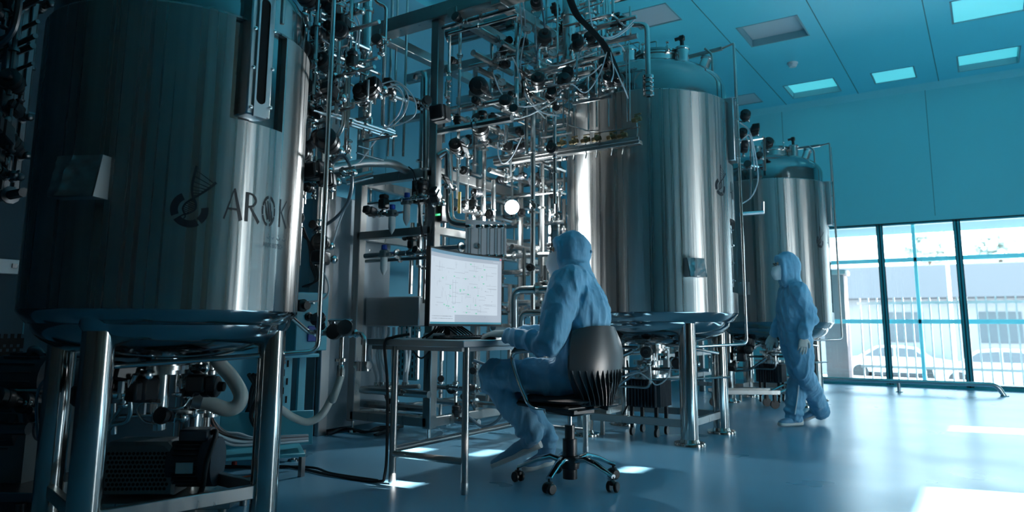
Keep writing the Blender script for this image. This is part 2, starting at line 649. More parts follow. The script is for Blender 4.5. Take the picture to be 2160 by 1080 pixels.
# ------------------------------------------------------------------ window wall
mull = [-2.534, -1.426, -.318, .79, 1.898, 3.006]
edges = [WX0] + mull + [WX1]
for i in range(len(edges) - 1):
    x0, x1 = edges[i], edges[i + 1]
    fr = MB()
    for xx in (x0 + .02, x1 - .02):
        fr.box((xx, YF + .05, WZ / 2), (.04, .10, WZ), None, 0, .004)
    fr.box(((x0 + x1) / 2, YF + .05, .03), (x1 - x0, .10, .06))
    fr.box(((x0 + x1) / 2, YF + .05, WZ - .02), (x1 - x0, .10, .04))
    for xx in (x0 + .045, x1 - .045, x0 + .002, x1 - .002):
        fr.box((xx, YF - .006, WZ / 2), (.012, .014, WZ), None, 1)
    fr.box(((x0 + x1) / 2, YF - .006, .066), (x1 - x0, .014, .014), None, 1)
    fr.box(((x0 + x1) / 2, YF - .006, WZ - .008), (x1 - x0, .014, .018), None, 1)
    f = fr.build('window_%d' % (i + 1), [M['frame'], M['frame_dark']], kind='structure')
    g = MB()
    g.box(((x0 + x1) / 2, YF + .06, WZ / 2), (x1 - x0 - .08, .008, WZ - .1))
    g.build('pane', M['glass'], f)
b = MB()
for z in (1.043, 2.059):
    b.box(((WX0 + WX1) / 2, YF + .17, z), (WX1 - WX0, .05, .07), None, 0, .004)
for x in (-.945, 1.26):
    b.box((x, YF + .17, WZ / 2), (.05, .05, WZ), None, 0, .004)
b.build('trim_4', M['frame_out'], kind='structure')
b = MB()
b.box(((WX0 + WX1) / 2, YF - .02, .012), (WX1 - WX0, .05, .024))
b.build('baseboard_far', M['frame'], kind='structure')
# low guard rail in front of the window
t = thing('guard_rail', 'low bent tube guard rail standing on the floor in front of the window', 'rail', (-1.2, 12.3, 0))
b = MB()
za, zb, zc_ = .155, 12.17, 12.4
b.tube(fil([(-2.9, 12.05, za), (.02, 12.38, za), (.10, 12.39, 0)], .09, 5), .034, 10)
b.build('rail_tube', M['pipe'], t)
for x in (-2.35, -1.19):
    y = 12.05 + (x + 2.9) * .113
    b = MB()
    b.cyl((x, y, 0), (x, y, za), .026)
    b.build('post', M['pipe'], t)
    b = MB()
    b.lathe([(.0, .012), (.05, .012), (.055, 0)], (x, y, 0), 16)
    b.build('foot_plate', M['pipe'], t)
b = MB()
b.lathe([(.0, .012), (.055, .012), (.06, 0)], (.10, 12.39, 0), 16)
b.build('foot_plate', M['pipe'], t)
# ------------------------------------------------------------------ outside
mo = dict(ground=mat('pale_concrete', (.30, .29, .29), .8, var=(.5, .08)), road=mat('pale_asphalt', (.26, .25, .25), .8, var=(.6, .1)),
          white=mat('white_paint', (.60, .60, .60), .5), grey=mat('blue_grey_roof', (.105, .10, .108), .6), brick=mat('pale_brick', (.2, .155, .16), .8),
          glassd=mat('car_glass', (.07, .08, .09), .3), tyre=mat('tyre', (.03, .03, .03), .7), leaf=mat('pale_leaf', (.40, .44, .40), .8, var=(3, .4)),
          bark=mat('bark', (.12, .09, .07), .9), wallo=mat('pale_render', (.27, .26, .265), .8), eave=mat('eave_soffit', (.03, .16, .19), .6))
b = MB()
b.box((3, 14.95, -.12), (24, 2.6, .2))
o = b.build('pavement', mo['ground'], kind='structure')
b = MB()
b.box((3, 45, -1.25), (80, 58, .2))
o = b.build('street', mo['road'], kind='structure')
b = MB()
b.box((0, 14.5, 2.86), (12, 1.9, .3))
b.build('exterior_eave', mo['eave'], kind='structure')
t = thing('iron_fence', 'white iron bar fence outside the window', 'fence', (0, 15.3, 0))
b = MB()
for z in (.22, 1.4):
    b.box((.8, 15.3, z), (5.8, .03, .05))
b.build('rail', mo['white'], t)
for k in range(40):
    x = -2.05 + k * .145
    b = MB()
    b.box((x, 15.3, .74), (.028, .028, 1.52))
    b.build('bar', mo['white'], t)
t = thing('brick_pillar', 'brick gate pillar outside behind the standing person', 'pillar', (-2.3, 15, 0))
b = MB()
p0, p1 = ony(1742, 700, 15.0), ony(1788, 700, 15.0)
b.box(((p0.x + p1.x) / 2, 15.1, .95), (p1.x - p0.x, .42, 1.95))
b.build('shaft', mo['brick'], t)
b = MB()
b.box(((p0.x + p1.x) / 2, 15.1, 1.98), (p1.x - p0.x + .1, .5, .1), None, 0, .02)
b.build('cap', mo['wallo'], t)
t = thing('low_building', 'long low building with a blue grey roof across the street', 'building', (6, 34, -1.15))
b = MB()
b.box((4, 40, .7), (60, 6, 3.9))
b.build('wall', mo['wallo'], t)
b = MB()
b.box((4, 37.2, 2.95), (60, 2.4, 1.45), None, 0, .05)
b.build('roof', mo['grey'], t)
for k in range(9):
    b = MB()
    b.box((-14 + k * 3.6, 36.98, 1.0), (1.5, .08, 1.3))
    b.build('window', mo['glassd'], t)


def car(loc, lab, s=1):
    t = thing('car', lab, 'car', loc, 'white cars parked across the street')
    b = MB()
    L_ = 4.3
    prof = [(-2.1, .35), (-2.15, .65), (-2.05, .85), (-1.3, .95), (-.75, 1.38), (-.2, 1.46), (.7, 1.44), (1.45, .98), (2.05, .9), (2.15, .6), (2.1, .35)]
    for (y0, y1, k) in ((-.8, .8, 1),):
        vs = [V((x * s, y0 + (.12 if z > 1 else 0), z)) for x, z in prof] + [V((x * s, y1 - (.12 if z > 1 else 0), z)) for x, z in prof]
        N = len(prof)
        fs = [tuple(range(N))[::-1], tuple(range(N, 2 * N))] + [(k_, (k_ + 1) % N, N + (k_ + 1) % N, N + k_) for k_ in range(N)]
        b.add([v + V(loc) for v in vs], fs)
    b.build('body', mo['white'], t)
    for q in ([(-1.15, 1.0), (-.68, 1.33), (-.05, 1.38), (-.05, 1.0)], [(.05, 1.0), (.05, 1.38), (.62, 1.36), (1.2, 1.0)]):
        b = MB()
        b.prism([V((x * s, -.74, z)) + V(loc) for x, z in q], (0, -1, 0), .07)
        b.build('window', mo['glassd'], t)
    for x in (-1.35, 1.35):
        for y in (-.72, .72):
            b = MB()
            b.cyl(V((x, y - .1, .32)) + V(loc), V((x, y + .1, .32)) + V(loc), .32, n=20)
            b.build('wheel', mo['tyre'], t)


pc = onz(2103, 780, -1.0)
car((ony(2112, 760, 33).x, 32.0, -1.25), 'white car parked beyond the fence, right of the last window bar')
car((ony(1895, 760, 36).x, 35.5, -1.25), 'white car parked beyond the fence behind the middle window bay', -1)
random.seed(5)
for i, (px, y, h, lab) in enumerate(((2115, 44, 6.0, 'pale rounded tree beyond the long roof at the right'), (1965, 48, 6.6, 'taller faint tree beyond the long roof behind the middle pane'))):
    c = ony(px, 600, y)
    t = thing('tree', lab, 'tree', (c.x, y, -1.15))
    b = MB()
    b.tube([(c.x, y, -1.15), (c.x + .1, y, 1.5), (c.x, y, h - 1.6)], [.2, .15, .08])
    b.build('trunk', mo['bark'], t)
    b = MB()
    for k in range(160):
        a, e = random.uniform(0, 2 * PI), random.uniform(-.5, 1.4)
        r = random.uniform(.5, 1.4)
        b.ball((c.x + r * math.cos(a) * math.cos(e), y + r * math.sin(a) * math.cos(e), h - 1.3 + r * .9 * math.sin(e)), random.uniform(.15, .32), 6, 0, (1, 1, .7))
    b.build('crown', mo['leaf'], t)
t = thing('flag_pole', 'thin white pole outside between two window bays', 'pole', (ony(2010, 700, 17).x, 17, -1.15))
b = MB()
a = ony(2010, 700, 17)
b.cyl((a.x, 17, -1.15), (a.x, 17, 4.5), .035)
b.build('shaft', mo['white'], t)
b = MB()
b.ball((a.x, 17, 4.55), .06)
b.build('finial', mo['white'], t)


# ------------------------------------------------------------------ tanks
def arc_patch(c, r, a0, a1, z0, z1, n=8):
    return [V((c[0] + r * math.cos(R_(a)), c[1] + r * math.sin(R_(a)), z)) for a in (a0, a1) for z in (z0, z1)]


def cylp(c, r, a, z):
    return V((c[0] + r * math.cos(R_(a)), c[1] + r * math.sin(R_(a)), z))


def jacket(c, R, z0, z1, holes, rin):
    """sheet metal jacket with rectangular cut-outs (a0,a1,z0,z1 in degrees and metres)"""
    b = MB()
    A = {round(-180 + k * 3.0, 3) for k in range(120)}
    Z = {z0, z1}
    for h in holes:
        A |= {round(h[0], 3), round(h[1], 3)}
        Z |= {h[2], h[3]}
    A, Z = sorted(A), sorted(Z)
    nA = len(A)
    rings = [(rin, z0 + .0), ] if False else []
    vs = [cylp(c, R, a, z) for z in Z for a in A]
    fs = []
    for i in range(len(Z) - 1):
        for k in range(nA):
            k2 = (k + 1) % nA
            am = A[k] + ((A[k2] - A[k]) % 360) / 2
            zm = (Z[i] + Z[i + 1]) / 2
            if any(h[0] < am < h[1] and h[2] < zm < h[3] for h in holes):
                continue
            fs.append((i * nA + k, i * nA + k2, (i + 1) * nA + k2, (i + 1) * nA + k))
    b.add(vs, fs)
    for h in holes:      # reveal of the cut-out
        aa = [a for a in A if h[0] - 1e-6 <= a <= h[1] + 1e-6]
        for z in (h[2], h[3]):
            vs = [cylp(c, r, a, z) for a in aa for r in (R, rin)]
            b.add(vs, [(2 * k, 2 * k + 1, 2 * k + 3, 2 * k + 2) for k in range(len(aa) - 1)])
        for a in (h[0], h[1]):
            b.add([cylp(c, R, a, h[2]), cylp(c, rin, a, h[2]), cylp(c, rin, a, h[3]), cylp(c, R, a, h[3])], [(0, 1, 2, 3)])
    return b


def sight_glass(t, c, R, a, z0, z1, wd, out, slotw):
    """bolted long sight glass standing out of the shell, facing outwards at angle a"""
    n = V((math.cos(R_(a)), math.sin(R_(a)), 0))
    s = V((-n.y, n.x, 0))
    rot = Matrix((n, s, V((0, 0, 1)))).transposed()
    C_ = V((c[0], c[1], 0)) + n * (R - .05)
    zm, h = (z0 + z1) / 2, z1 - z0
    b = MB()
    b.box(C_ + n * ((out + .05) / 2 - .012) + V((0, 0, zm)), (out + .03, wd - .012, h - .012), rot, 0, .006)
    sg = b.build('sight_glass', M['sheet'], t, label='long bolted sight glass')
    # face plate with slot: built from strips
    b = MB()
    f0 = C_ + n * (out + .04)
    sl0, sl1 = z0 + .06, z1 - .06
    N = 10
    outer, inner = [], []
    hw = slotw / 2
    for k in range(4 * N):
        if k < 2 * N:
            th = PI * k / (2 * N - 1)
            p = (hw * math.cos(th), sl1 - hw + hw * math.sin(th))
        else:
            th = PI + PI * (k - 2 * N) / (2 * N - 1)
            p = (hw * math.cos(th), sl0 + hw + hw * math.sin(th))
        inner.append(p)
    for (x, z) in inner:
        dx, dz = x, z - zm
        kx = (wd / 2) / max(abs(dx), 1e-6)
        kz = (h / 2) / max(abs(dz), 1e-6)
        kk = min(kx, kz)
        outer.append((dx * kk, zm + dz * kk))
    K = len(inner)
    vs = [f0 + s * x + V((0, 0, z)) for x, z in outer] + [f0 + s * x + V((0, 0, z)) for x, z in inner] + \
         [f0 - n * .012 + s * x + V((0, 0, z)) for x, z in outer] + [f0 - n * .012 + s * x + V((0, 0, z)) for x, z in inner]
    fs = []
    for k in range(K):
        k2 = (k + 1) % K
        fs += [(k, k2, K + k2, K + k), (K + k, K + k2, 3 * K + k2, 3 * K + k), (k, 2 * K + k, 2 * K + k2, k2)]
    b.add(vs, fs)
    b.build('face_plate', M['sheet'], sg)
    b = MB()
    b.box(f0 - n * .0085 + V((0, 0, zm)), (.006, slotw + .01, h - .1), rot)
    b.build('glass', M['dark'], sg, label='dark slot of glass')
    for sgn in (-1, 1):
        for k in range(4):
            p = f0 + s * (sgn * (wd / 2 - .018)) + V((0, 0, z0 + .035 + k * (h - .07) / 3 + (.02 if sgn > 0 else 0) * (k < 3)))
            q = MB()
            q.cyl(p, p + n * .006, .009, n=10)
            q.cyl(p, p + n * .012, .005, n=6)
            q.build('bolt', M['pipe'], sg)


def decal_map(b, c, R, a0, zc):
    """wrap flat drawing (x to the right along the shell, y up) onto the shell"""
    for i, p in enumerate(b.v):
        a = R_(a0) + p.x / R
        b.v[i] = V((c[0] + (R + .0012 + p.z) * math.cos(a), c[1] + (R + .0012 + p.z) * math.sin(a), zc + p.y))


class Flat(MB):
    """flat ink drawing: quads in x,y that are diced so they can be wrapped"""

    def quad(s, p, n=6):
        p = [V((q[0], q[1], 0)) for q in p]
        vs, fs = [], []
        for i in range(n + 1):
            a, d = p[0].lerp(p[1], i / n), p[3].lerp(p[2], i / n)
            vs += [a, d]
        for i in range(n):
            fs.append((2 * i, 2 * i + 2, 2 * i + 3, 2 * i + 1))
        s.add(vs, fs)

    def stroke(s, a, b, w0, w1=None):
        w1 = w0 if w1 is None else w1
        a, b = V((a[0], a[1], 0)), V((b[0], b[1], 0))
        t = (b - a).normalized()
        nn = V((-t.y, t.x, 0))
        s.quad([a + nn * w0 / 2, b + nn * w1 / 2, b - nn * w1 / 2, a - nn * w0 / 2])

    def curve(s, pts, w0, w1=None):
        w1 = w0 if w1 is None else w1
        N = len(pts)
        vs, fs = [], []
        for i, p in enumerate(pts):
            a, b_ = pts[max(0, i - 1)], pts[min(N - 1, i + 1)]
            t = V((b_[0] - a[0], b_[1] - a[1], 0)).normalized()
            nn = V((-t.y, t.x, 0))
            k = i / (N - 1)
            w_ = (w0 * (1 - k) + w1 * k) / 2
            vs += [V((p[0], p[1], 0)) + nn * w_, V((p[0], p[1], 0)) - nn * w_]
        for i in range(N - 1):
            fs.append((2 * i, 2 * i + 2, 2 * i + 3, 2 * i + 1))
        s.add(vs, fs)

    def ring(s, cx, cy, rx0, ry0, rx1, ry1, a0, a1, n=14):
        vs, fs = [], []
        for i in range(n + 1):
            a = R_(a0 + (a1 - a0) * i / n)
            vs += [V((cx + rx0 * math.cos(a), cy + ry0 * math.sin(a), 0)), V((cx + rx1 * math.cos(a), cy + ry1 * math.sin(a), 0))]
        for i in range(n):
            fs.append((2 * i, 2 * i + 2, 2 * i + 3, 2 * i + 1))
        s.add(vs, fs)


def emblem():
    """broken ring with a double helix rising out of it, about 1 unit wide ring"""
    f = Flat()
    for a0, a1 in ((118, 205), (218, 303), (-48, 12)):
        f.ring(0, 0, .5, .5, .30, .30, a0, a1)
    # helix: two strands
    A = [(-.22, -.30), (-.24, -.22), (-.16, -.16), (-.10, -.14), (.06, -.06), (.16, .06), (.14, .22), (.08, .33), (.03, .5), (.03, .8), (.10, 1.25)]
    B = [(-.14, -.26), (-.10, -.2), (-.12, -.14), (-.14, -.10), (-.18, .02), (-.12, .16), (.0, .27), (.08, .33), (.30, .50), (.48, .66), (.66, .84)]
    for P in (A, B):
        q = smooth_path([V((x, y, 0)) for x, y in P], 4)
        f.curve([(p.x, p.y) for p in q], .03, .07)
    qa = smooth_path([V((x, y, 0)) for x, y in A], 8)
    qb = smooth_path([V((x, y, 0)) for x, y in B], 8)
    for k in list(range(26, 54, 3)) + list(range(60, 80, 3)):
        if k < len(qa) and (qa[k] - qb[k]).length > .03:
            f.stroke((qa[k].x, qa[k].y), (qb[k].x, qb[k].y), .022)
    return f


def letters():
    """A R O K, cap height 1, starting at x 0"""
    f = Flat()
    f.stroke((.04, 0), (.43, 1.02), .075, .05)
    f.stroke((.44, 1.05), (.80, 0), .10, .19)
    f.stroke((.20, .36), (.62, .36), .07)
    x = .98
    f.quad([(x, 0), (x + .17, 0), (x + .17, 1), (x, 1)])
    f.ring(x + .17, .74, .42, .26, .31, .19, -90, 90)
    f.quad([(x, .93), (x + .2, .93), (x + .2, 1.0), (x, 1.0)])
    f.quad([(x + .1, .47), (x + .22, .47), (x + .22, .54), (x + .1, .54)])
    f.stroke((x + .26, .50), (x + .74, .0), .10, .15)
    x = 2.28
    for a0, a1 in ((20, 82), (98, 160), (200, 262), (278, 340), (-17, 17), (163, 197)):
        f.ring(x, .48, .42, .54, .33, .44, a0, a1, 8)
    for dx in (-.14, 0, .14):
        h = .30 if dx else .36
        f.stroke((x + dx - .10, .48 + h), (x + dx + .10, .48 - h), .05, .11)
    x = 3.0
    f.quad([(x, 0), (x + .10, 0), (x + .10, 1), (x, 1)])
    f.stroke((x + .12, .50), (x + .56, 1.0), .05, .05)
    f.stroke((x + .14, .55), (x + .62, .0), .08, .10)
    f.ring(x + 1.25, .48, .5, .54, .45, .49, 125, 235, 12)
    return f


def small_script():
    f = Flat()
    for (x, w_) in ((0, .35), (.55, .2), (1.1, .45), (1.8, .5)):
        f.curve([(x, .1), (x + w_ * .3, .02), (x + w_ * .7, .03), (x + w_, .16)], .05)
        f.stroke((x + w_ * .4, .26), (x + w_ * .55, .26), .06)
    return f


def text_flat(txt, h):
    cu_ = bpy.data.curves.new('t', 'FONT')
    cu_.body = txt
    cu_.size = h
    o = bpy.data.objects.new('t', cu_)
    COL.objects.link(o)
    me = o.to_mesh()
    f = Flat()
    f.add([v.co.copy() for v in me.vertices], [list(p.vertices) for p in me.polygons])
    o.to_mesh_clear()
    bpy.data.objects.remove(o)
    return f


def put_decal(t, f, name, c, R, a0, zc, scx, scy, m_='logo'):
    for i, p in enumerate(f.v):
        f.v[i] = V((p.x * scx, p.y * scy, 0))
    decal_map(f, c, R, a0, zc)
    return f.build(name, M[m_], t, ang=180)


def make_tank(lab, c, R, z0, z1, zt, legs, leg_r, plate, glasses, logo, tube_pts, seed):
    t = thing('process_tank', lab, 'tank', (c[0], c[1], 0), 'stainless process tanks')
    c3 = V((c[0], c[1], 0))
    ri = R * .955
    holes = [(g[0] - g[4], g[0] + g[5], g[1], g[2]) for g in glasses]
    jb = jacket(c, R, z0, z1, holes, ri)
    jb.lathe([(R, z1), (R * .985, z1 + .012), (ri, z1 + .016)], c3, 120)
    jb.build('jacket', M['jacket'], t, label='brushed steel insulation jacket')
    b = MB()
    b.lathe([(R, z0), (R * .998, z0 - .012), (R * .93, z0 - .075 * R / .75), (R * .90, z0 - .08 * R / .75)], c3, 120)
    b.build('jacket_skirt', M['polish'], t, label='polished bevelled rim under the jacket')
    # inner shell, dished head and bottom in one skin
    zs = zt - .25 * R / .75
    kn = .10 * R / .75
    prof = []
    rb = R * .905
    bz = z0 - .075 * R / .75
    bd = .27 * R
    for k in range(0, 11):
        a = PI / 2 * k / 10
        prof.append((rb * math.sin(a) ** .8 if k else 0, bz - bd * math.cos(a)))
    prof += [(rb, bz + .01), (ri, z0 + .02), (ri, z1), (ri, zs)]
    for k in range(1, 13):
        a = PI / 2 * k / 12
        prof.append((ri * math.cos(a) ** .6 if k < 12 else 0, zs + (zt - zs) * math.sin(a)))
    b.v, b.f, b.m = [], [], []
    b.lathe(prof, c3, 96)
    b.build('shell', M['polish'], t, label='polished inner shell with domed head and dished bottom')
    for a in legs:
        p = cylp(c, R * .83, a, 0)
        lg = MB()
        lg.cyl(p + V((0, 0, .02)), V((p.x, p.y, z0 - .06)), leg_r, n=32)
        l = lg.build('leg', M['leg'], t)
        q = MB()
        q.lathe([(0, .025), (leg_r * 1.75, .025), (leg_r * 1.8, .018), (leg_r * 1.8, 0), (0, 0)], p, 32)
        q.lathe([(leg_r * 1.15, .025), (leg_r * 1.02, .05)], p, 32)
        q.build('foot_plate', M['leg'], l)
        q = MB()
        q.lathe([(leg_r * 1.0, 0), (leg_r * 1.22, .02), (leg_r * 1.5, .1), (leg_r * 1.5, .13), (0, .13)], V((p.x, p.y, z0 - .09)), 32)
        q.build('collar', M['polish'], l)
    for k in range(len(legs)):
        p, q = cylp(c, R * .83, legs[k], .165), cylp(c, R * .83, legs[(k + 1) % len(legs)], .165)
        d = (q - p).normalized()
        b = MB()
        b.bar(p + d * leg_r * .8, q - d * leg_r * .8, .035, .06)
        b.build('cross_bar', M['satin'], t)
    # bottom outlet
    zo = bz - bd
    b = MB()
    b.lathe([(.0, zo - .07), (.13 * R / .75, zo - .07), (.13 * R / .75, zo + .0), (.10 * R / .75, zo + .03)], c3, 28)
    b.lathe([(.15 * R / .75, zo - .05), (.15 * R / .75, zo - .03)], c3, 28)
    b.cyl((c[0], c[1], zo - .07), (c[0], c[1], zo - .25), .05 * R / .75, n=18)
    b.build('bottom_outlet', M['pipe'], t)
    # manway and nozzles on the head
    mw = MB()
    mc = c3 + V((.16, -.14, 0)) * (R / .75)
    s = R / .75
    mw.lathe([(.2 * s, zt - .16 * s), (.2 * s, zt + .05 * s), (.215 * s, zt + .05 * s), (.215 * s, zt + .07 * s)], mc, 32)
    mw = mw.build('manway', M['pipe'], t)
    b = MB()
    b.lathe([(.222 * s, zt + .07 * s), (.222 * s, zt + .09 * s), (.18 * s, zt + .105 * s), (0, zt + .125 * s)], mc, 32)
    b.build('lid', M['polish'], mw)
    b = MB()
    b.tube(fil([mc + V((-.12 * s, -.1, zt + .09)), mc + V((-.12 * s, -.1, zt + .19)), mc + V((.05 * s, -.1, zt + .19)), mc + V((.05 * s, -.1, zt + .1))], .02, 3), .007)
    b.build('lid_handle', M['pipe'], mw)
    for a in (20, 80, 140, 200, 260, 320):
        p = mc + V((math.cos(R_(a)), math.sin(R_(a)), 0)) * .215 * s
        b = MB()
        b.box(p + V((0, 0, zt + .075 * s)), (.035, .035, .06), None, 0, .006)
        b.cyl(p + V((0, 0, zt + .05 * s)), p + V((0, 0, zt + .14 * s)), .008)
        b.ball(p + V((0, 0, zt + .14 * s)), .016, 8)
        b.build('clamp', M['pipe'], mw)
    for (dx, dy, r, h, nm) in ((.02, -.42, .055, .0, 'nozzle'), (.42, -.17, .055, .02, 'nozzle'), (-.05, .3, .06, .1, 'nozzle')):
        p = c3 + V((dx, dy, 0)) * s
        rr = math.hypot(dx, dy) / .716
        zz = zs + (zt - zs) * math.sqrt(max(0, 1 - rr ** 2.4)) - .02
        b = MB()
        b.lathe([(r, zz - .05), (r, zz + .13 + h), (r * 1.15, zz + .13 + h), (r * 1.15, zz + .15 + h), (0, zz + .155 + h)], p, 20)
        nz = b.build(nm, M['pipe'], t)
        if dx > .2:
            b = MB()
            b.cyl(p + V((0, 0, zz + .16)), p + V((0, 0, zz + .24)), .018, n=12)
            b.box(p + V((0, 0, zz + .26)), (.05, .04, .05), None, 0, .008)
            b.cyl(p + V((0, 0, zz + .265)), p + V((-.06, -.02, zz + .25)), .016)
            b.build('probe_head', M['black'], nz, label='black probe connector')
    b = MB()
    p = c3 + V((.46, .16, 0)) * s
    zz = zs + (zt - zs) * .62
    d = V((.30, .20, .93)).normalized()
    b.cyl(p + V((0, 0, zz)), p + V((0, 0, zz)) + d * .2, .05, n=20)
    b.cyl(p + V((0, 0, zz)) + d * .2, p + V((0, 0, zz)) + d * .215, .058, n=20)
    b.build('angled_nozzle', M['pipe'], t)
    # flat hand rail over the head
    b = MB()
    b.bar(c3 + V((.1, .25, zt + .16)), c3 + V((.70 * s, .10, zt + .13)), .03, .03)
    e = c3 + V((.70 * s, .10, zt + .13))
    b.tube(fil([e, e + V((.08, -.04, -.0)), e + V((.12, -.06, .0)), e + V((.12, -.06, -.5))], .01, 2), .010)
    b.tube(fil([c3 + V((.58 * s, -.03, zt + .11)), c3 + V((.64 * s, -.02, zt + .05)), c3 + V((.64 * s, -.02, zs - .05))], .03, 3), .010)
    b.build('head_rail', M['satin'], t)
    for g in glasses:
        sight_glass(t, c, R, g[0] + g[6], g[1] + g[7], g[2] - g[8], g[9], g[3], g[10])
    # name plate pocket
    (pa, pz0, pz1, pw) = plate
    n = V((math.cos(R_(pa)), math.sin(R_(pa)), 0))
    s_ = V((-n.y, n.x, 0))
    b = MB()
    zc = (pz0 + pz1) / 2
    f0 = c3 + n * (R - .01)
    A, B = pw / 2, (pz1 - pz0) / 2
    P = [f0 + s_ * x + V((0, 0, zc + z)) + n * o_ for (x, z, o_) in ((-A, -B, .085), (A, -B, .085), (A, B, .05), (-A, B, .05), (-A, -B, 0), (A, -B, 0), (A, B, 0), (-A, B, 0))]
    b.add(P, [(4, 5, 1, 0), (5, 6, 2, 1), (6, 7, 3, 2), (7, 4, 0, 3), (0, 1, 2, 3)])
    np_ = b.build('plate_holder', M['sheet'], t)
    b = MB()
    nx, nz_ = 10, 12
    random.seed(seed)
    vs = []
    for i in range(nx + 1):
        for k in range(nz_ + 1):
            u, v = i / nx, k / nz_
            x, z = -A + 2 * A * u, -B + 2 * B * v
            o_ = .085 - .035 * v + .004 + random.uniform(0, .006) + .012 * math.exp(-((u - .2 - v * .2) / .08) ** 2)
            vs.append(f0 + s_ * x * .97 + V((0, 0, zc + z * .97)) + n * o_)
    b.add(vs, [(i * (nz_ + 1) + k, (i + 1) * (nz_ + 1) + k, (i + 1) * (nz_ + 1) + k + 1, i * (nz_ + 1) + k + 1) for i in range(nx) for k in range(nz_)])
    b.build('wrinkled_plate', M['foil'], np_, label='wrinkled foil covered name plate')
    # emblem and lettering
    (ea, ez, es, ey, la, lz, lw, lh) = logo
    lo = put_decal(t, emblem(), 'emblem', c, R, ea, ez, es, ey)
    if lw:
        put_decal(t, letters(), 'lettering', c, R, la, lz, lw, lh)
        put_decal(t, small_script(), 'small_lettering', c, R, la + lw * 2.25 / R * 57.3, lz - lh * .48, lw * .6, lh * .6, 'logo2')
        put_decal(t, text_flat('AROK BIOTECH', 1.0), 'small_lettering', c, R, la + lw * 2.05 / R * 57.3, lz - lh * .78, lw * .19, lh * .24, 'logo2')
    if tube_pts:
        b = MB()
        b.tube(fil(tube_pts, .05, 4), .0125, 10)
        b.build('drain_tube', M['pipe'], t, label='thin steel tube running down beside the tank')
    return t


T1, R1 = (-3.282, 1.990), .60
T2, R2 = (-2.531, 6.135), .75
T3, R3 = (-2.36, 9.72), .75
Z1 = lambda z: .93 + (z - .93) * .8
make_tank('dark stainless tank nearest the camera with a large emblem and lettering', T1, R1, .99, 2.285, 2.66, (40, 130, -150, -60), .0625,
          (-65, 1.425, 1.60, .20),
          [(1, 1.82, 2.284, .055, 13.75, 13.7, -3.0, .02, -.17, .135, .048)],
          (-25.7, 1.40, .148, .150, -12.9, 1.375, .100, .130),
          [V((-2.79, 2.50, 4.3)), V((-2.79, 2.50, .80)), V((-3.25, 1.62, .74)), V((-3.5, 1.8, .72))], 1)
make_tank('middle stainless tank behind the seated person', T2, R2, 1.05, 2.89, 3.30, (-41, 41, 140, -137), .0695,
          (-40.6, 1.325, 1.48, .155),
          [(7, 2.34, 2.889, .065, 9, 9, 0, .02, -.05, .15, .035), (6, 1.22, 1.85, -.01, 9.5, 9.5, -2, .05, .05, .13, .035)],
          (-15, 2.10, .15, .155, -2, 2.03, .09, .145),
          [V((-1.74, 6.30, 3.42)), V((-1.74, 6.30, .79)), V((-2.05, 5.85, .77)), V((-2.6, 6.1, .8))], 2)
make_tank('farthest stainless tank beside the window', T3, R3, 1.0, 2.745, 3.15, (-45, 45, 135, -135), .0695,
          (-100, 1.325, 1.48, .155),
          [(7, 2.2, 2.744, .065, 9, 9, 0, .02, -.05, .15, .035), (6, 1.12, 1.75, -.01, 9.5, 9.5, -2, .05, .05, .13, .035)],
          (-22, 1.98, .15, .155, -8, 1.93, .09, .145),
          [V((-1.56, 9.95, 3.27)), V((-1.56, 9.95, .79)), V((-2.05, 9.45, .77)), V((-2.6, 9.7, .8))], 3)
# ------------------------------------------------------------------ pipework
rnd = random.Random(11)


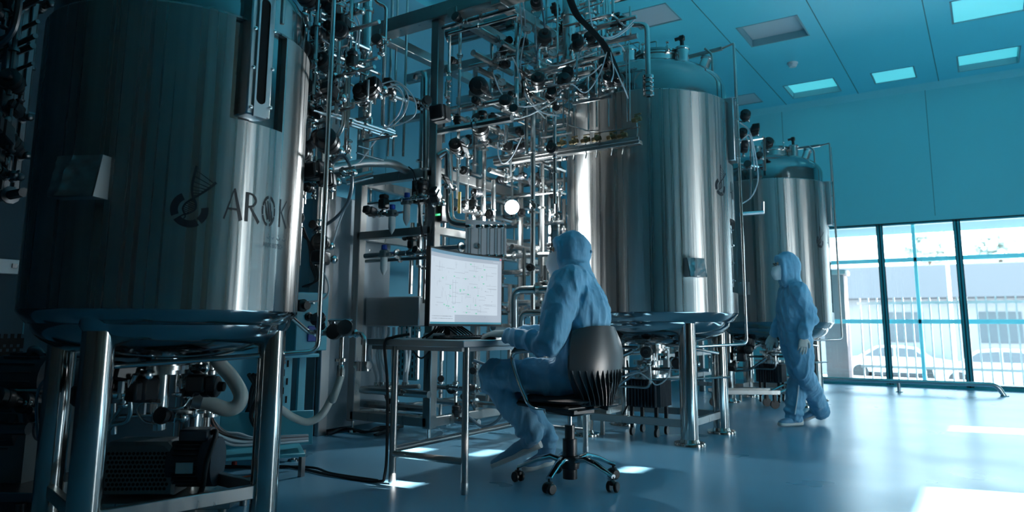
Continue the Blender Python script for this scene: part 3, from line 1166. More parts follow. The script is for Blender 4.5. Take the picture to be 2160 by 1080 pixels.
def valve(parent, p, ax, st_, kind='wheel', s=1.0, name='valve', m_='pipe'):
    """diaphragm valve in a pipe along ax with its stem along st_"""
    p, ax, st_ = V(p), V(ax).normalized(), V(st_).normalized()
    b = MB()
    s0, s = s, min(s, 1.0)
    L_ = .055 * s
    b.lathe([(.0, -L_ - .012 * s), (.014 * s, -L_ - .010 * s), (.022 * s, -L_ - .004 * s), (.025 * s, -L_ + .002 * s), (.025 * s, -L_ + .008 * s), (.014 * s, -L_ + .012 * s), (.018 * s, 0), (.014 * s, L_ - .012 * s), (.025 * s, L_ - .008 * s), (.025 * s, L_ - .002 * s), (.022 * s, L_ + .004 * s), (.014 * s, L_ + .010 * s), (0, L_ + .012 * s)], p, 10, ax)
    b.box(p + st_ * .022 * s, (.05 * s, .05 * s, .018 * s), Matrix((ax, st_.cross(ax), st_)).transposed(), 0, .004)
    s = s0
    b.cyl(p, p + st_ * .058 * s, .021 * min(s, 1.0), n=10)
    v = b.build(name, M[m_], parent)
    b = MB()
    if kind == 'wheel':
        b.lathe([(.022 * s, .03 * s), (.024 * s, .05 * s), (.012 * s, .055 * s), (.012 * s, .07 * s), (.034 * s, .07 * s), (.037 * s, .08 * s), (.034 * s, .095 * s), (.0, .1 * s)], p, 12, st_)
        b.build('handwheel', M['black'], v)
    elif kind == 'act':
        b.lathe([(.026 * s, .03 * s), (.028 * s, .055 * s), (.037 * s, .057 * s), (.041 * s, .062 * s), (.041 * s, .085 * s), (.038 * s, .087 * s), (.038 * s, .092 * s), (.041 * s, .094 * s), (.041 * s, .112 * s), (.034 * s, .118 * s), (.020 * s, .12 * s), (.018 * s, .14 * s), (.0, .142 * s)], p, 14, st_)
        b.build('actuator', M['black'], v)
    elif kind == 'block':
        rot = Matrix((ax, st_.cross(ax), st_)).transposed()
        b.box(p + st_ * .075 * s, (.07 * s, .062 * s, .075 * s), rot, 0, .012)
        b.box(p + st_ * .128 * s, (.06 * s, .055 * s, .035 * s), rot, 0, .01)
        b.build('actuator', M['black'], v)
    elif kind == 'lever':
        b.cyl(p, p + st_ * .06 * s, .012 * s)
        b.box(p + st_ * .062 * s + ax * .05 * s, (.14 * s, .02 * s, .008 * s), Matrix((ax, st_.cross(ax), st_)).transposed(), 0, .003)
        b.build('lever', M['pipe'], v)
    return v


def gauge(parent, p, n, r=.04):
    p, n = V(p), V(n).normalized()
    b = MB()
    b.lathe([(0, -.03), (r, -.03), (r * 1.08, 0), (r * 1.08, .012), (r * .94, .014), (r * .94, .004)], p, 20, n)
    b.cyl(p - n * .015 - V((0, 0, r)), p - n * .015 - V((0, 0, r * 2.2)), .008)
    g = b.build('gauge', M['pipe'], parent)
    b = MB()
    b.lathe([(r * .94, .005), (0, .005)], p, 20, n)
    b.build('dial', M['gauge'], g)
    b = MB()
    u, w_ = frame_of(n)
    b.bar(p + n * .008, p + n * .008 + (u * .6 + w_ * .5) * r, .004, .002, n)
    b.build('needle', M['black'], g)


def ferrules(b, pts, r, every=.5):
    """clamp ferrules along the straight stretches of a pipe"""
    for a, c in zip(pts, pts[1:]):
        a, c = V(a), V(c)
        L_ = (c - a).length
        if L_ < .35:
            continue
        k = max(1, int(L_ / every))
        t = (c - a) / L_
        for i in range(k):
            q = a + t * (L_ * (i + .5) / k + rnd.uniform(-.05, .05))
            b.lathe([(r, -.012), (r * 1.75 + .003, -.008), (r * 1.75 + .003, .008), (r, .012)], q, 10, t)


def pipe(parent, pts, r, bend=.05, n=8, m_='pipe', fer=True, name='pipe'):
    b = MB()
    b.tube(fil(pts, bend, 3), r, n)
    if fer:
        ferrules(b, pts, r)
    return b.build(name, M[m_], parent)


def pv(t, px, y0, y1, w, r, **k):
    a, b_ = vert(px, y0, y1, w)
    return pipe(t, [a, b_], r, **k), a, b_


def pa(t, axis, px0, py, px1, w, r, **k):
    a = D(px0, py, w)
    b_ = along(a, axis, px1)
    pipe(t, [a, b_], r, **k)
    return a, b_


CAMD = V((.55, -.8, .15)).normalized()

# ---- main rack between the tanks
rack = thing('process_rack', 'tall stainless frame packed with pipes and valves behind the desk', 'pipe rack', (-4.3, 6.4, 0))
RX0, RX1 = -4.75, -3.88
for (x, y, z1) in ((RX1, 4.69, 3.62), (RX0, 4.69, 3.62), (RX1, 6.5, 3.62), (RX0, 6.5, 3.62), (RX1, 8.3, 3.62), (RX0, 8.3, 3.62)):
    b = MB()
    b.box((x, y, (.10 + z1) / 2), (.085, .085, z1 - .10), None, 0, .006)
    po = b.build('post', M['satin'], rack)
    b = MB()
    b.cyl((x, y, .02), (x, y, .12), .014)
    b.lathe([(.0, .02), (.03, .018), (.038, 0)], (x, y, 0), 14)
    b.build('adjustable_foot', M['pipe'], po)


def beam(a, c, h=.09, wd=.085, m_='satin'):
    b = MB()
    b.bar(a, c, wd, h, None, 0, .005)
    b.build('beam', M[m_], rack)


for z, h in ((.15, .075), (1.73, .07), (2.235, .085)):
    beam((RX0, 4.69, z), (RX1, 4.69, z), h)
    for x in (RX0, RX1):
        beam((x, 4.73, z), (x, 8.3, z), h, .07)
    for y in (6.5, 8.3):
        beam((RX0, y, z), (RX1, y, z), h, .06)
beam((RX1, 4.73, 1.12), (RX1, 8.3, 1.12), .07, .07)
beam((RX0 - .75, 4.69, 3.66), (-2.55, 4.69, 3.66), .13, .16)
for x in (-4.55, -3.66, -3.2):
    beam((x, 4.6, 3.60), (x, 8.4, 3.60), .09, .10)
for y in (5.6, 6.5, 7.4, 8.3):
    beam((RX0 - .3, y, 3.55), (-2.9, y, 3.55), .09, .08)
for y in (5.2, 6.1):
    beam((RX0, y, 2.95), (-3.2, y, 2.95), .06, .06)
beam((-3.55, 4.75, 2.9), (-3.55, 8.3, 2.9), .06, .06)

# hangers from the ceiling
for px, y0, w in ((835, -60, 6.9), (856, -60, 6.7), (824, -40, 7.2)):
    a, c = vert(px, y0, 330, w)
    a.z = ZC
    b = MB()
    b.cyl(a, c, .012, n=8)
    b.build('hanger_rod', M['pipe'], rack)
# pipes: (kind, px, py0/py, py1/px1, depth, radius)
PV = [(947, 70, 240, 6.2, .014), (968, 55, 420, 6.3, .014), (1000, 145, 560, 6.9, .026), (1020, 238, 560, 6.6, .024), (1037, 75, 195, 6.8, .018),
      (1052, 60, 150, 7.2, .016), (1090, 25, 230, 6.4, .022), (1124, 238, 690, 6.1, .022), (1060, 300, 640, 7.2, .02), (1098, 280, 640, 7.0, .03),
      (1143, 250, 640, 6.7, .024), (1160, 200, 700, 7.4, .03), (1180, 300, 650, 7.3, .022), (1078, 210, 420, 7.6, .02), (1110, 120, 330, 6.9, .018),
      (1135, 60, 250, 6.4, .022), (1150, 40, 300, 6.6, .018), (1170, 150, 430, 6.0, .016), (985, 330, 520, 6.5, .018), (1040, 380, 560, 6.4, .02),
      (936, 350, 760, 6.6, .02), (889, 150, 560, 6.5, .028), (901, 160, 640, 6.3, .02), (884, 500, 800, 6.6, .018), (780, 300, 620, 6.9, .012), (868, 470, 620, 6.4, .02),
      (1005, 580, 820, 6.5, .022), (1030, 560, 850, 6.8, .018), (1075, 600, 860, 6.3, .02), (1100, 610, 870, 6.5, .024), (1150, 560, 760, 6.2, .022),
      (962, 720, 880, 6.4, .016), (930, 720, 880, 6.9, .02), (1190, 420, 700, 6.8, .02)]
for (px, y0, y1, w, r) in PV:
    o, a, c = pv(rack, px, y0, y1, w, r)
    for k in range(rnd.choice((1, 1, 2))):
        q = a.lerp(c, rnd.uniform(.15, .9))
        if q.z > .3:
            valve(rack, q, (0, 0, 1), (rnd.choice((.8, .3, -.3)), -1, 0), rnd.choice(('wheel', 'act', 'act', 'lever', 'none')), rnd.uniform(.8, 1.15))
PX = [(934, 60, 1088, 6.3, .02), (947, 72, 1092, 6.2, .014), (926, 277, 1080, 6.2, .032), (947, 234, 1080, 6.4, .022), (990, 140, 1092, 6.6, .016), (940, 320, 1060, 6.9, .022),
      (770, 540, 905, 6.1, .022), (772, 551, 905, 6.4, .016), (776, 430, 905, 6.3, .010), (778, 455, 850, 6.2, .010), (762, 822, 905, 6.2, .03), (762, 850, 905, 6.5, .036), (765, 868, 1010, 6.7, .03),
      (910, 815, 1080, 6.4, .022), (915, 845, 1100, 6.7, .028), (985, 425, 1150, 7.3, .022), (1000, 545, 1160, 7.0, .024), (1010, 300, 1200, 7.4, .024), (1040, 262, 1200, 7.0, .018), (1060, 190, 1250, 6.6, .02),
      (1000, 250, 1150, 7.6, .026), (1050, 355, 1195, 7.2, .02), (1060, 395, 1195, 7.5, .026), (1045, 480, 1190, 7.2, .022), (1060, 575, 1180, 6.9, .024), (1090, 640, 1190, 6.5, .03),
      (920, 525, 1010, 6.0, .022), (1120, 95, 1300, 6.4, .016), (1130, 150, 1310, 6.2, .02), (1080, 110, 1230, 6.9, .022), (1100, 60, 1260, 7.0, .018), (1150, 120, 1345, 6.3, .024),
      (1060, 660, 1190, 6.8, .022), (1000, 200, 1120, 7.2, .02)]
over = thing('overhead_pipework', 'tangle of pipes, gauges and black valves overhead between the rack and the middle tank', 'pipework', (-3.4, 6.2, 3.0))
for (px, y, p1, w, r) in PX:
    tgt = over if (px > 1000 and y < 270) else rack
    a, c = pa(tgt, 0, px, y, p1, w, r)
    for k in range(rnd.choice((0, 1, 2))):
        valve(tgt, a.lerp(c, rnd.uniform(.1, .9)), (1, 0, 0), rnd.choice(((0, -1, .2), (0, 0, 1), (0, -.6, .8))), rnd.choice(('wheel', 'act', 'act', 'block', 'lever')), rnd.uniform(.8, 1.2))
PY = [(858, 204, 1092, 6.0, .022), (1032, 358, 1190, 6.3, .026), (998, 111, 1080, 6.3, .03), (1006, 145, 1080, 6.4, .026), (940, 350, 1100, 6.4, .02), (960, 440, 1120, 6.2, .022),
      (1000, 255, 1150, 6.2, .022), (1040, 305, 1190, 6.4, .026), (1030, 420, 1180, 6.7, .02), (1060, 90, 1200, 6.0, .02), (1090, 140, 1220, 6.2, .024), (1010, 60, 1140, 6.2, .02),
      (1080, 520, 1190, 6.3, .024), (930, 590, 1090, 6.0, .02), (960, 640, 1120, 6.1, .026), (1040, 690, 1190, 6.0, .03), (1120, 200, 1240, 6.0, .02)]
for (px, y, p1, w, r) in PY:
    a, c = pa(rack, 1, px, y, p1, w, r)
    for k in range(rnd.choice((0, 1, 2))):
        valve(rack, a.lerp(c, rnd.uniform(.1, .7)), (0, 1, 0), rnd.choice(((1, 0, .2), (0, 0, 1), (1, -.3, 0))), rnd.choice(('wheel', 'act', 'act', 'block')), rnd.uniform(.8, 1.2))
# bent runs that read clearly
a = D(878, 158, 6.2)
pipe(rack, [D(874, 168, 6.3), D(878, 156, 6.3), D(898, 152, 6.2), vert(900, 152, 420, 6.2)[1]], .024, .06)
e0, e1 = vert(950, 320, 470, 6.1)
pipe(rack, [D(925, 330, 6.15), e0 + V((-.03, 0, .02)), e1, along(e1 + V((0, 0, -.05)), 0, 1010)], .036, .09, 12)
e0, e1 = vert(942, 440, 470, 6.0)
pipe(rack, [D(1085, 695, 6.0), D(1085, 612, 6.0), along(D(1085, 612, 6.0), 0, 1165)], .034, .08, 12)
pipe(rack, [D(1100, 700, 5.9), D(1100, 660, 5.9), along(D(1100, 660, 5.9), 0, 1170)], .028, .06, 12)
pipe(rack, [along(D(720, 352, 5.6), 0, 700), D(770, 343, 5.9), D(830, 345, 6.1), D(857, 360, 6.3)], .036, .08, 12, 'sheet')
pipe(rack, [D(730, 382, 5.3), D(785, 368, 5.35)], .034, .05, 14, fer=False)
# tall filter housings
for px, y0, y1, w, r, lab in ((1200, -60, 138, 6.1, .055, None), (1244, 5, 62, 6.6, .05, None), (775, -60, 118, 4.9, .034, None), (1125, -80, 40, 6.5, .05, None)):
    a, c = vert(px, y0, y1, w)
    b = MB()
    L_ = a.z - c.z
    b.lathe([(0, L_ + r * .4), (r * .7, L_ + r * .25), (r, L_), (r, .06), (r * 1.25, .06), (r * 1.25, .03), (r * .9, .02), (r * .4, -.03), (r * .4, -.1), (0, -.1)], c, 24)
    b.lathe([(r * 1.0, L_ * .5), (r * 1.3, L_ * .5 + .008), (r * 1.3, L_ * .5 + .03), (r, L_ * .5 + .038)], c, 24)
    b.build('filter_housing', M['pipe'], over if px > 1000 else rack)
# flanged blind at the top of the picture
p = D(1118, 18, 6.4)
b = MB()
b.lathe([(0, -.3), (.085, -.3), (.085, 0), (.11, 0), (.11, .02), (0, .025)], p, 28, (.5, -.8, -.1))
b.build('flanged_vessel', M['pipe'], over)
b = MB()
a = D(1090, 38, 6.9)
b.lathe([(0, -.02), (.09, 0), (.10, .05), (.10, .8), (0, .84)], a, 28, (-1, 0, 0))
b.build('flanged_vessel', M['polish'], over)
# gauges in the upper clutter
for px, y, w in ((1164, 73, 5.9), (1166, 112, 5.9), (1150, 85, 6.1), (1058, 175, 6.2), (1240, 118, 6.0), (1112, 60, 6.0), (980, 300, 6.0), (970, 325, 6.0)):
    gauge(over if px > 1040 else rack, D(px, y, w), CAMD, .038)
# strongly visible black actuators
for px, y, w, s, kd in ((1015, 190, 6.0, 1.9, 'act'), (1030, 200, 5.9, 1.5, 'block'), (942, 248, 5.7, 2.1, 'block'), (1020, 293, 6.2, 1.7, 'act'), (965, 322, 5.9, 1.3, 'act'), (985, 328, 5.9, 1.3, 'block'),
                        (1145, 98, 6.0, 1.4, 'act'), (1070, 228, 6.0, 1.3, 'act'), (1090, 240, 5.9, 1.1, 'wheel'), (1110, 175, 6.0, 1.3, 'block'), (1135, 190, 5.9, 1.4, 'act'), (1185, 185, 5.9, 1.4, 'act'),
                        (1215, 100, 5.9, 1.2, 'act'), (1225, 92, 6.0, 1.2, 'block'), (1170, 205, 5.9, 1.2, 'wheel'), (1250, 95, 6.1, 1.2, 'act'), (1295, 62, 6.0, 1.1, 'block'), (1310, 60, 6.0, 1.0, 'act'),
                        (1275, 145, 5.9, 1.2, 'act'), (1290, 160, 5.8, 1.2, 'block'), (1300, 180, 5.8, 1.1, 'act'), (1285, 185, 5.8, 1.2, 'act'), (1260, 170, 6.0, 1.2, 'wheel'), (1165, 220, 6.0, 1.2, 'act'),
                        (1120, 215, 6.1, 1.2, 'block'), (1200, 165, 6.0, 1.2, 'act'), (1135, 20, 6.2, 1.3, 'act'), (1230, 205, 6.0, 1.1, 'act'), (950, 395, 6.0, 1.2, 'block'), (925, 430, 5.9, 1.3, 'block'), (1010, 265, 6.3, 1.3, 'act')):
    valve(over if (px > 1040 and y < 260) else rack, D(px, y, w), rnd.choice(((1, 0, 0), (0, 1, 0))), (rnd.uniform(.2, .8), -1, rnd.uniform(-.3, .7)) if kd != 'wheel' else (.3, -1, .2), kd, s)
# short random stubs and unions to thicken the tangle where the picture is densest
SB = MB()
for k in range(90):
    px, py = rnd.uniform(1085, 1300), rnd.uniform(0, 250)
    if py > 60 + (px - 1085) * .2 + 150:
        continue
    w = rnd.uniform(5.9, 7.0)
    a = D(px, py, w)
    axs = rnd.choice((V((1, 0, 0)), V((0, 1, 0)), V((0, 0, 1))))
    L_ = rnd.uniform(.15, .5)
    pts = [a, a + axs * L_]
    if rnd.random() < .6:
        pts.append(pts[-1] + rnd.choice((V((0, 0, -1)), V((0, 0, 1)), V((0, 1, 0)))) * rnd.uniform(.1, .3))
    SB.tube(fil(pts, .03, 3), rnd.choice((.008, .01, .013, .016)), 7)
for k in range(46):
    px, py = rnd.uniform(930, 1195), rnd.uniform(230, 640)
    w = rnd.uniform(6.2, 7.8)
    a = D(px, py, w)
    axs = rnd.choice((V((1, 0, 0)), V((0, 1, 0)), V((0, 0, 1))))
    pts = [a, a + axs * rnd.uniform(.15, .45)]
    if rnd.random() < .6:
        pts.append(pts[-1] + rnd.choice((V((0, 0, -1)), V((0, 0, 1)), V((1, 0, 0)))) * rnd.uniform(.1, .25))
    SB.tube(fil(pts, .03, 3), rnd.choice((.009, .012, .016)), 7)
SB.build('small_tubing', M['pipe'], rack, 38, 'stuff')
# filter regulators with blue caps
for px, y0, y1, w in ((858, 410, 470, 6.1), (827, 435, 488, 6.0), (810, 520, 575, 5.9)):
    a, c = vert(px, y0, y1, w)
    L_ = a.z - c.z
    b = MB()
    b.box(a + V((0, 0, -.06)), (.07, .06, .06), None, 0, .01)
    b.box(a + V((0, 0, -.07)), (.13, .03, .03), None, 0, .008)
    f = b.build('filter_regulator', M['motor2'], rack)
    b = MB()
    b.lathe([(.0, .005), (.024, 0), (.026, -.035), (.02, -.04)], a + V((0, 0, .012)), 14)
    b.build('cap', M['blue'], f, label='blue adjusting cap')
    b = MB()
    b.lathe([(.028, -.09), (.030, -.1), (.030, -L_ + .03), (.018, -L_), (.006, -L_ - .02), (0, -L_ - .03)], a, 16)
    b.build('bowl', M['gauge'], f, label='pale bowl')
# flow meter block with glass tubes
a = D(983, 545, 5.75)
b = MB()
for px in (990, 1012, 1030, 1046, 1060):
    q0, q1 = vert(px, 478, 540, 5.6)
    b.cyl(q0, q1, .014, n=10)
p0, p1, p2 = D(982, 462, 5.72), D(1066, 462, 5.95), D(1066, 520, 5.95)
fm = MB()
fm.prism([D(982, 462, 5.72), D(982, 545, 5.72), D(1066, 548, 5.95), D(1066, 470, 5.95)], (-.3, .9, 0), .03)
f = fm.build('flow_meter_block', mat('grey_paint', (.16, .2, .23), .45), rack)
b.build('flow_tube', M['clear'], f)
b = MB()
for px in (990, 1012, 1030, 1046, 1060):
    for yy in (478, 541):
        q = vert(px, yy, yy + 1, 5.6)[0]
        b.box(q, (.05, .05, .03), None, 0, .006)
b.build('tube_holder', M['pipe'], f)
# control boxes with tiny green lights behind the post
for px, y, w_ in ((889, 405, .14), (930, 445, .1)):
    p = D(px, y, 6.15)
    b = MB()
    b.box(p, (w_, .1, .2), None, 0, .006)
    f = b.build('control_box', M['black'], rack)
    b = MB()
    b.box(p + V((.02, -.052, -.04)), (.03, .006, .014))
    b.build('indicator', mat('green_led', (.02, .2, .05), .4, emit=(.1, 1, .35), estr=2.0), f)
# yellow glass tube
q0, q1 = vert(969, 405, 450, 6.1)
b = MB()
b.cyl(q0, q1, .014, n=10)
b.build('sight_tube', M['yellow'], rack, label='yellow sight tube')
# grey instruments hanging on the right of the rack
for px, y, w in ((1057, 300, 6.3), (1068, 370, 6.4), (1180, 400, 6.5), (1163, 455, 6.4)):
    valve(rack, D(px, y, w), (0, 0, 1), (1, -.5, 0), 'lever', 1.2)
# steel trough with drop hoses
tr = thing('steel_trough', 'stainless box hung in the rack with grey drop hoses below it', 'trough', (-4.5, 5.0, 0))
a, c = D(770, 626, 6.2), D(884, 690, 6.2)
q = ony(770, 690, 4.95)
x0, x1 = ony(770, 660, 4.9).x, ony(884, 660, 4.9).x
z1_, z0_ = ony(825, 626, 4.9).z, ony(825, 688, 4.9).z
b = MB()
b.box(((x0 + x1) / 2, 5.05, (z0_ + z1_) / 2), (x1 - x0, .3, z1_ - z0_), None, 0, .01)
b.build('box', M['sheet'], tr)
for k in range(9):
    px = 776 + k * 11
    p = ony(px, 690, 5.0)
    q = ony(px + rnd.uniform(-8, 8), 806, 5.0)
    mid = (p + q) / 2 + V((rnd.uniform(-.05, .05), rnd.uniform(-.05, .05), 0))
    b = MB()
    b.tube(smooth_path([p, p + V((0, 0, -.08)), mid, q + V((0, 0, .06)), q], 5), .014, 8)
    b.build('drop_hose', M['tubew'], tr)
    b = MB()
    b.cyl(q, q + V((0, 0, -.05)), .022, n=10)
    b.build('coupling', M['pipe'], tr)
p, q = ony(768, 818, 5.0), ony(884, 815, 5.0)
b = MB()
b.cyl(p, q, .022)
b.build('manifold', M['pipe'], tr)
# perforated sheet behind the hoses
b = MB()
gx0, gx1 = ony(842, 700, 5.4).x, ony(884, 700, 5.4).x
b.box(((gx0 + gx1) / 2, 5.4, .68), (gx1 - gx0, .02, .55))
gp = b.build('perforated_sheet', M['cyanpanel'], tr)
b = MB()
for i in range(6):
    for k in range(9):
        b.box((gx0 + (i + .5) * (gx1 - gx0) / 6, 5.388, .45 + k * .058 + (.02 if i % 2 else 0)), (.012, .004, .035))
b.build('slots', M['dark'], gp)

# long channel with small brass valves in front of the middle tank
ch = thing('valve_channel', 'steel channel carrying a row of small brass valves across the middle tank', 'valve channel', (-2.9, 5.3, 0))
p1, p0 = ony(1352, 300, 5.27), ony(1045, 346, 5.27)
b = MB()
b.bar(p0, V((p1.x, 5.27, p0.z)) if False else V((p1.x, 5.27, p1.z)), .07, .032)
b.bar(V((p0.x, 5.27, p0.z)) + V((0, -.04, .025)), V((p1.x, 5.23, p1.z + .025)), .006, .03)
b.build('channel', M['satin'], ch)
zch = p1.z
for i, (px, dy) in enumerate(((1185, 0), (1210, 0), (1235, 0), (1258, 0), (1290, 0), (1313, 0), (1343, 30))):
    q = ony(px, 300 - dy + (1343 - px) * .13 - 18, 5.3)
    b = MB()
    b.lathe([(0, -.04), (.018, -.04), (.02, -.01), (.026, 0), (.02, .012), (.02, .04), (0, .04)], q, 10, (1, 0, .1))
    b.box(q + V((0, 0, .02)), (.035, .03, .03), None, 0, .006)
    b.box(q + V((0.01, 0, .045)), (.06, .015, .01), None, 0, .003)
    v = b.build('small_valve', M['brass'], ch)
    b = MB()
    b.tube(fil([q + V((0, 0, -.03)), q + V((.01, 0, -.10)), q + V((0, -.005, -.16))], .03), .006, 6)
    b.build('outlet_tube', M['pipe'], v)
q0 = ony(1180, 283, 5.3)
b = MB()
b.tube(fil([ony(1200, 263, 5.3), ony(1242, 277, 5.3), ony(1265, 275, 5.3)], .03), .007, 8)
b.tube([ony(1265, 279, 5.3), ony(1350, 268, 5.3)], .008, 8)
b.build('feed_tube', M['pipe'], ch)
for px, y0, y1 in ((1200, 190, 263), (1210, 195, 268), (1240, 130, 275), (1320, 60, 258), (1326, 90, 256), (1258, 175, 268), (1283, 200, 268), (1188, 200, 270)):
    a, c = ony(px, y0, 5.32), ony(px, y1, 5.32)
    c.x = a.x
    b = MB()
    b.tube([a, c], .008, 8)
    b.build('riser', M['pipe'], ch)
# bent standpipe on the head of the middle tank
b = MB()
a, c = vert(1366, 52, 158, 5.75)
b.tube(fil([D(1335, 52, 5.85), a, c], .05, 4), .022, 12)
b.build('standpipe', M['pipe'], ch)
b = MB()
for k in range(5):
    b.lathe([(.02, -.02), (.045, -.012), (.045, .012), (.02, .02)], c + V((0, 0, -.02 - .035 * k)), 16)
b.build('standpipe_valve', M['chrome'], ch)

# ---- added light standing in for a sun glint between the pipes
t = thing('glint_stand_in', 'small dazzling white light added in place of a sun glint between the pipes of the rack', 'lamp', D(1080, 437, 6.55))
p = D(1080, 437, 6.55)
nn = (CO - p).normalized()
b = MB()
b.lathe([(0, -.10), (.045, -.09), (.066, -.02), (.066, .0), (.06, .0)], p, 24, nn)
b.build('housing', M['pipe'], t)
b = MB()
b.lathe([(.06, -.004), (.05, .016), (.03, .026), (0, .03)], p, 24, nn)
b.build('lens', mat('glint_lens', (1, 1, 1), .3, emit=(.92, .97, 1), estr=90), t)
b = MB()
b.tube([p - nn * .09, p - nn * .2, p - nn * .25 + V((0, 0, .3))], .012)
b.build('bracket', M['pipe'], t)
l = bpy.data.lights.new('glint_fill_light', 'POINT')  # added point light that brightens the rack around the glint
l.energy = 75
l.color = (.85, .95, 1)
l.shadow_soft_size = .05
lo = bpy.data.objects.new('glint_fill_light', l)
COL.objects.link(lo)
lo.location = p + nn * .1

# ---- tall grey cabinet and control box beside the big tank
t = thing('tall_cabinet', 'tall plain grey sheet steel cabinet standing against the wall beside the rack', 'cabinet', (-5.2, 4.8, 0))
b = MB()
b.box((-5.27, 4.85, 1.06), (.80, .78, 2.06), None, 0, .008)
b.build('body', mat('grey_sheet', (.30, .36, .40), .45, .3), t)
for x in (-5.12, -4.98):
    b = MB()
    b.box((x, 4.458, 1.06), (.006, .006, 2.0))
    b.build('door_gap', M['dark'], t)
t = thing('wall_column', 'pair of tall steel uprights left of the rack', 'column', (-4.9, 4.385, 0))
for x, d in ((-4.93, .13), (-4.82, .05)):
    b = MB()
    b.box((x, 4.385, 2.1), (d, .1, 4.2), None, 0, .006)
    b.build('upright', M['sheet'], t)

t = thing('control_cabinet', 'blue control box with knobs and sockets on a stand beside the big tank', 'control box', (-4.2, 3.4, 0))
XC = -4.05
a, c = onx(625, 680, XC), onx(692, 680, XC)
y0, y1 = a.y, c.y
z1_, z0_ = onx(660, 617, XC).z, onx(660, 740, XC).z
b = MB()
b.box((XC - .1, (y0 + y1) / 2, (z0_ + z1_) / 2), (.2, y1 - y0, z1_ - z0_), None, 0, .006)
b.build('box', M['cyanpanel'], t)
b = MB()
q = onx(658, 704, XC)
b.box(q + V((.004, 0, 0)), (.012, .09, .11), None, 0, .008)
sk = b.build('socket_panel', M['blue'], t)
b = MB()
for k in range(4):
    b.cyl(q + V((.008, -.03 + k * .02, .02)), q + V((.013, -.03 + k * .02, .02)), .007)
b.build('socket', M['black'], sk)
for px, y in ((650, 668), (666, 669), (648, 642), (659, 638)):
    q = onx(px, y, XC)
    b = MB()
    if y < 650:
        b.lathe([(0, 0), (.012, 0), (.012, .02), (0, .022)], q, 14, (1, 0, 0))
        b.build('push_button', M['pipe'], t)
    else:
        b.lathe([(.03, 0), (.032, .01), (.022, .014), (.022, .03), (0, .034)], q, 18, (1, 0, 0))
        b.box(q + V((.035, 0, 0)), (.014, .012, .04), None, 0, .004)
        b.build('rotary_knob', M['black'], t)
q = onx(640, 645, XC)
b = MB()
b.lathe([(0, 0), (.04, 0), (.045, .06), (.03, .07), (.03, .10), (0, .1)], q + V((.0, -.05, 0)), 18, (1, 0, 0))
b.build('cable_gland', M['black'], t)
ya, yb = onx(600, 850, XC).y, onx(642, 850, XC).y
zt_, zb_ = z0_ - .02, onx(640, 935, XC).z
b = MB()
b.box((XC - .14, (ya + yb) / 2 - .05, zt_ - .012), (.34, y1 - ya + .1, .024), None, 0, .004)
b.box((XC - .01, yb - .03, (zt_ + zb_) / 2), (.02, .06, zt_ - zb_))
b.box((XC - .01, ya - .0, (zt_ + zb_) / 2), (.02, .1, zt_ - zb_))
b.box((XC - .3, yb - .03, (zt_ + zb_) / 2), (.03, .05, zt_ - zb_))
b.box((XC - .16, (ya + yb) / 2 - .1, zb_ + .1), (.30, yb - ya + .25, .2), None, 0, .004)
b.build('stand', M['cyanpanel'], t)
b = MB()
for k in range(7):
    b.box((XC + .003, ya - .02 + (k % 2) * .03, zb_ + .25 + k * .06), (.004, .012, .045))
b.build('vent_slots', M['dark'], t)
for y in (yb - .04, ya - .1):
    b = MB()
    b.cyl((XC - .04, y, 0.012), (XC - .04, y, zb_), .014)
    b.lathe([(0, .012), (.035, .012), (.04, 0)], (XC - .04, y, 0), 14)
    b.build('foot', M['pipe'], t)

# ---- valve tree between the big tank and the cabinet
vt = thing('valve_tree', 'dense tangle of thin pipes and black valves right of the big tank', 'valve tree', (-3.9, 3.2, 0))
PV2 = [(738, -60, 270, 4.3, .013), (668, -60, 200, 4.1, .012), (700, -60, 130, 4.4, .012), (713, 60, 240, 4.2, .012), (655, 100, 330, 4.4, .014), (690, 130, 330, 4.3, .010), (722, -60, 60, 4.5, .016),
       (808, 230, 265, 4.7, .011), (771, 100, 300, 4.8, .011), (640, 60, 260, 4.2, .012), (672, 395, 560, 4.3, .014), (683, 300, 380, 4.2, .010), (676, 560, 600, 4.3, .010), (648, 150, 430, 4.7, .012),
       (664, 330, 420, 4.5, .012), (700, 330, 420, 4.6, .012), (636, 300, 560, 4.5, .012)]
for (px, y0, y1, w, r) in PV2:
    o, a, c = pv(vt, px, y0, y1, w, r)
    if y1 - y0 > 80:
        q = a.lerp(c, rnd.uniform(.35, .8))
        valve(vt, q, (0, 0, 1), (rnd.choice((.9, .3)), -1, rnd.uniform(-.2, .2)), rnd.choice(('wheel', 'act', 'block')), rnd.uniform(.7, 1))
PX2 = [(628, 98, 800, 4.5, .013), (640, 180, 790, 4.3, .012), (650, 232, 720, 4.3, .010), (655, 252, 700, 4.4, .010), (640, 290, 700, 4.5, .010), (645, 140, 740, 4.7, .012), (650, 60, 760, 4.6, .012),
       (640, 380, 740, 4.3, .018), (648, 345, 735, 4.7, .02), (655, 160, 800, 4.9, .014), (640, 25, 735, 4.4, .012), (650, 215, 730, 4.8, .012), (636, 268, 690, 4.2, .008)]
for (px, y, p1, w, r) in PX2:
    a, c = pa(vt, 0, px, y, p1, w, r)
    for k in range(rnd.choice((1, 2))):
        valve(vt, a.lerp(c, rnd.uniform(.2, .95)), (1, 0, 0), rnd.choice(((0, -1, .2), (0, 0, 1), (0, -.6, -.8))), rnd.choice(('wheel', 'act', 'block', 'lever')), rnd.uniform(.7, 1))
PY2 = [(700, 238, 832, 4.3, .012), (660, 232, 820, 4.1, .010), (735, 262, 826, 4.6, .012), (690, 110, 800, 4.4, .012), (760, 175, 858, 4.6, .016)]
for (px, y, p1, w, r) in PY2:
    pa(vt, 1, px, y, p1, w, r)
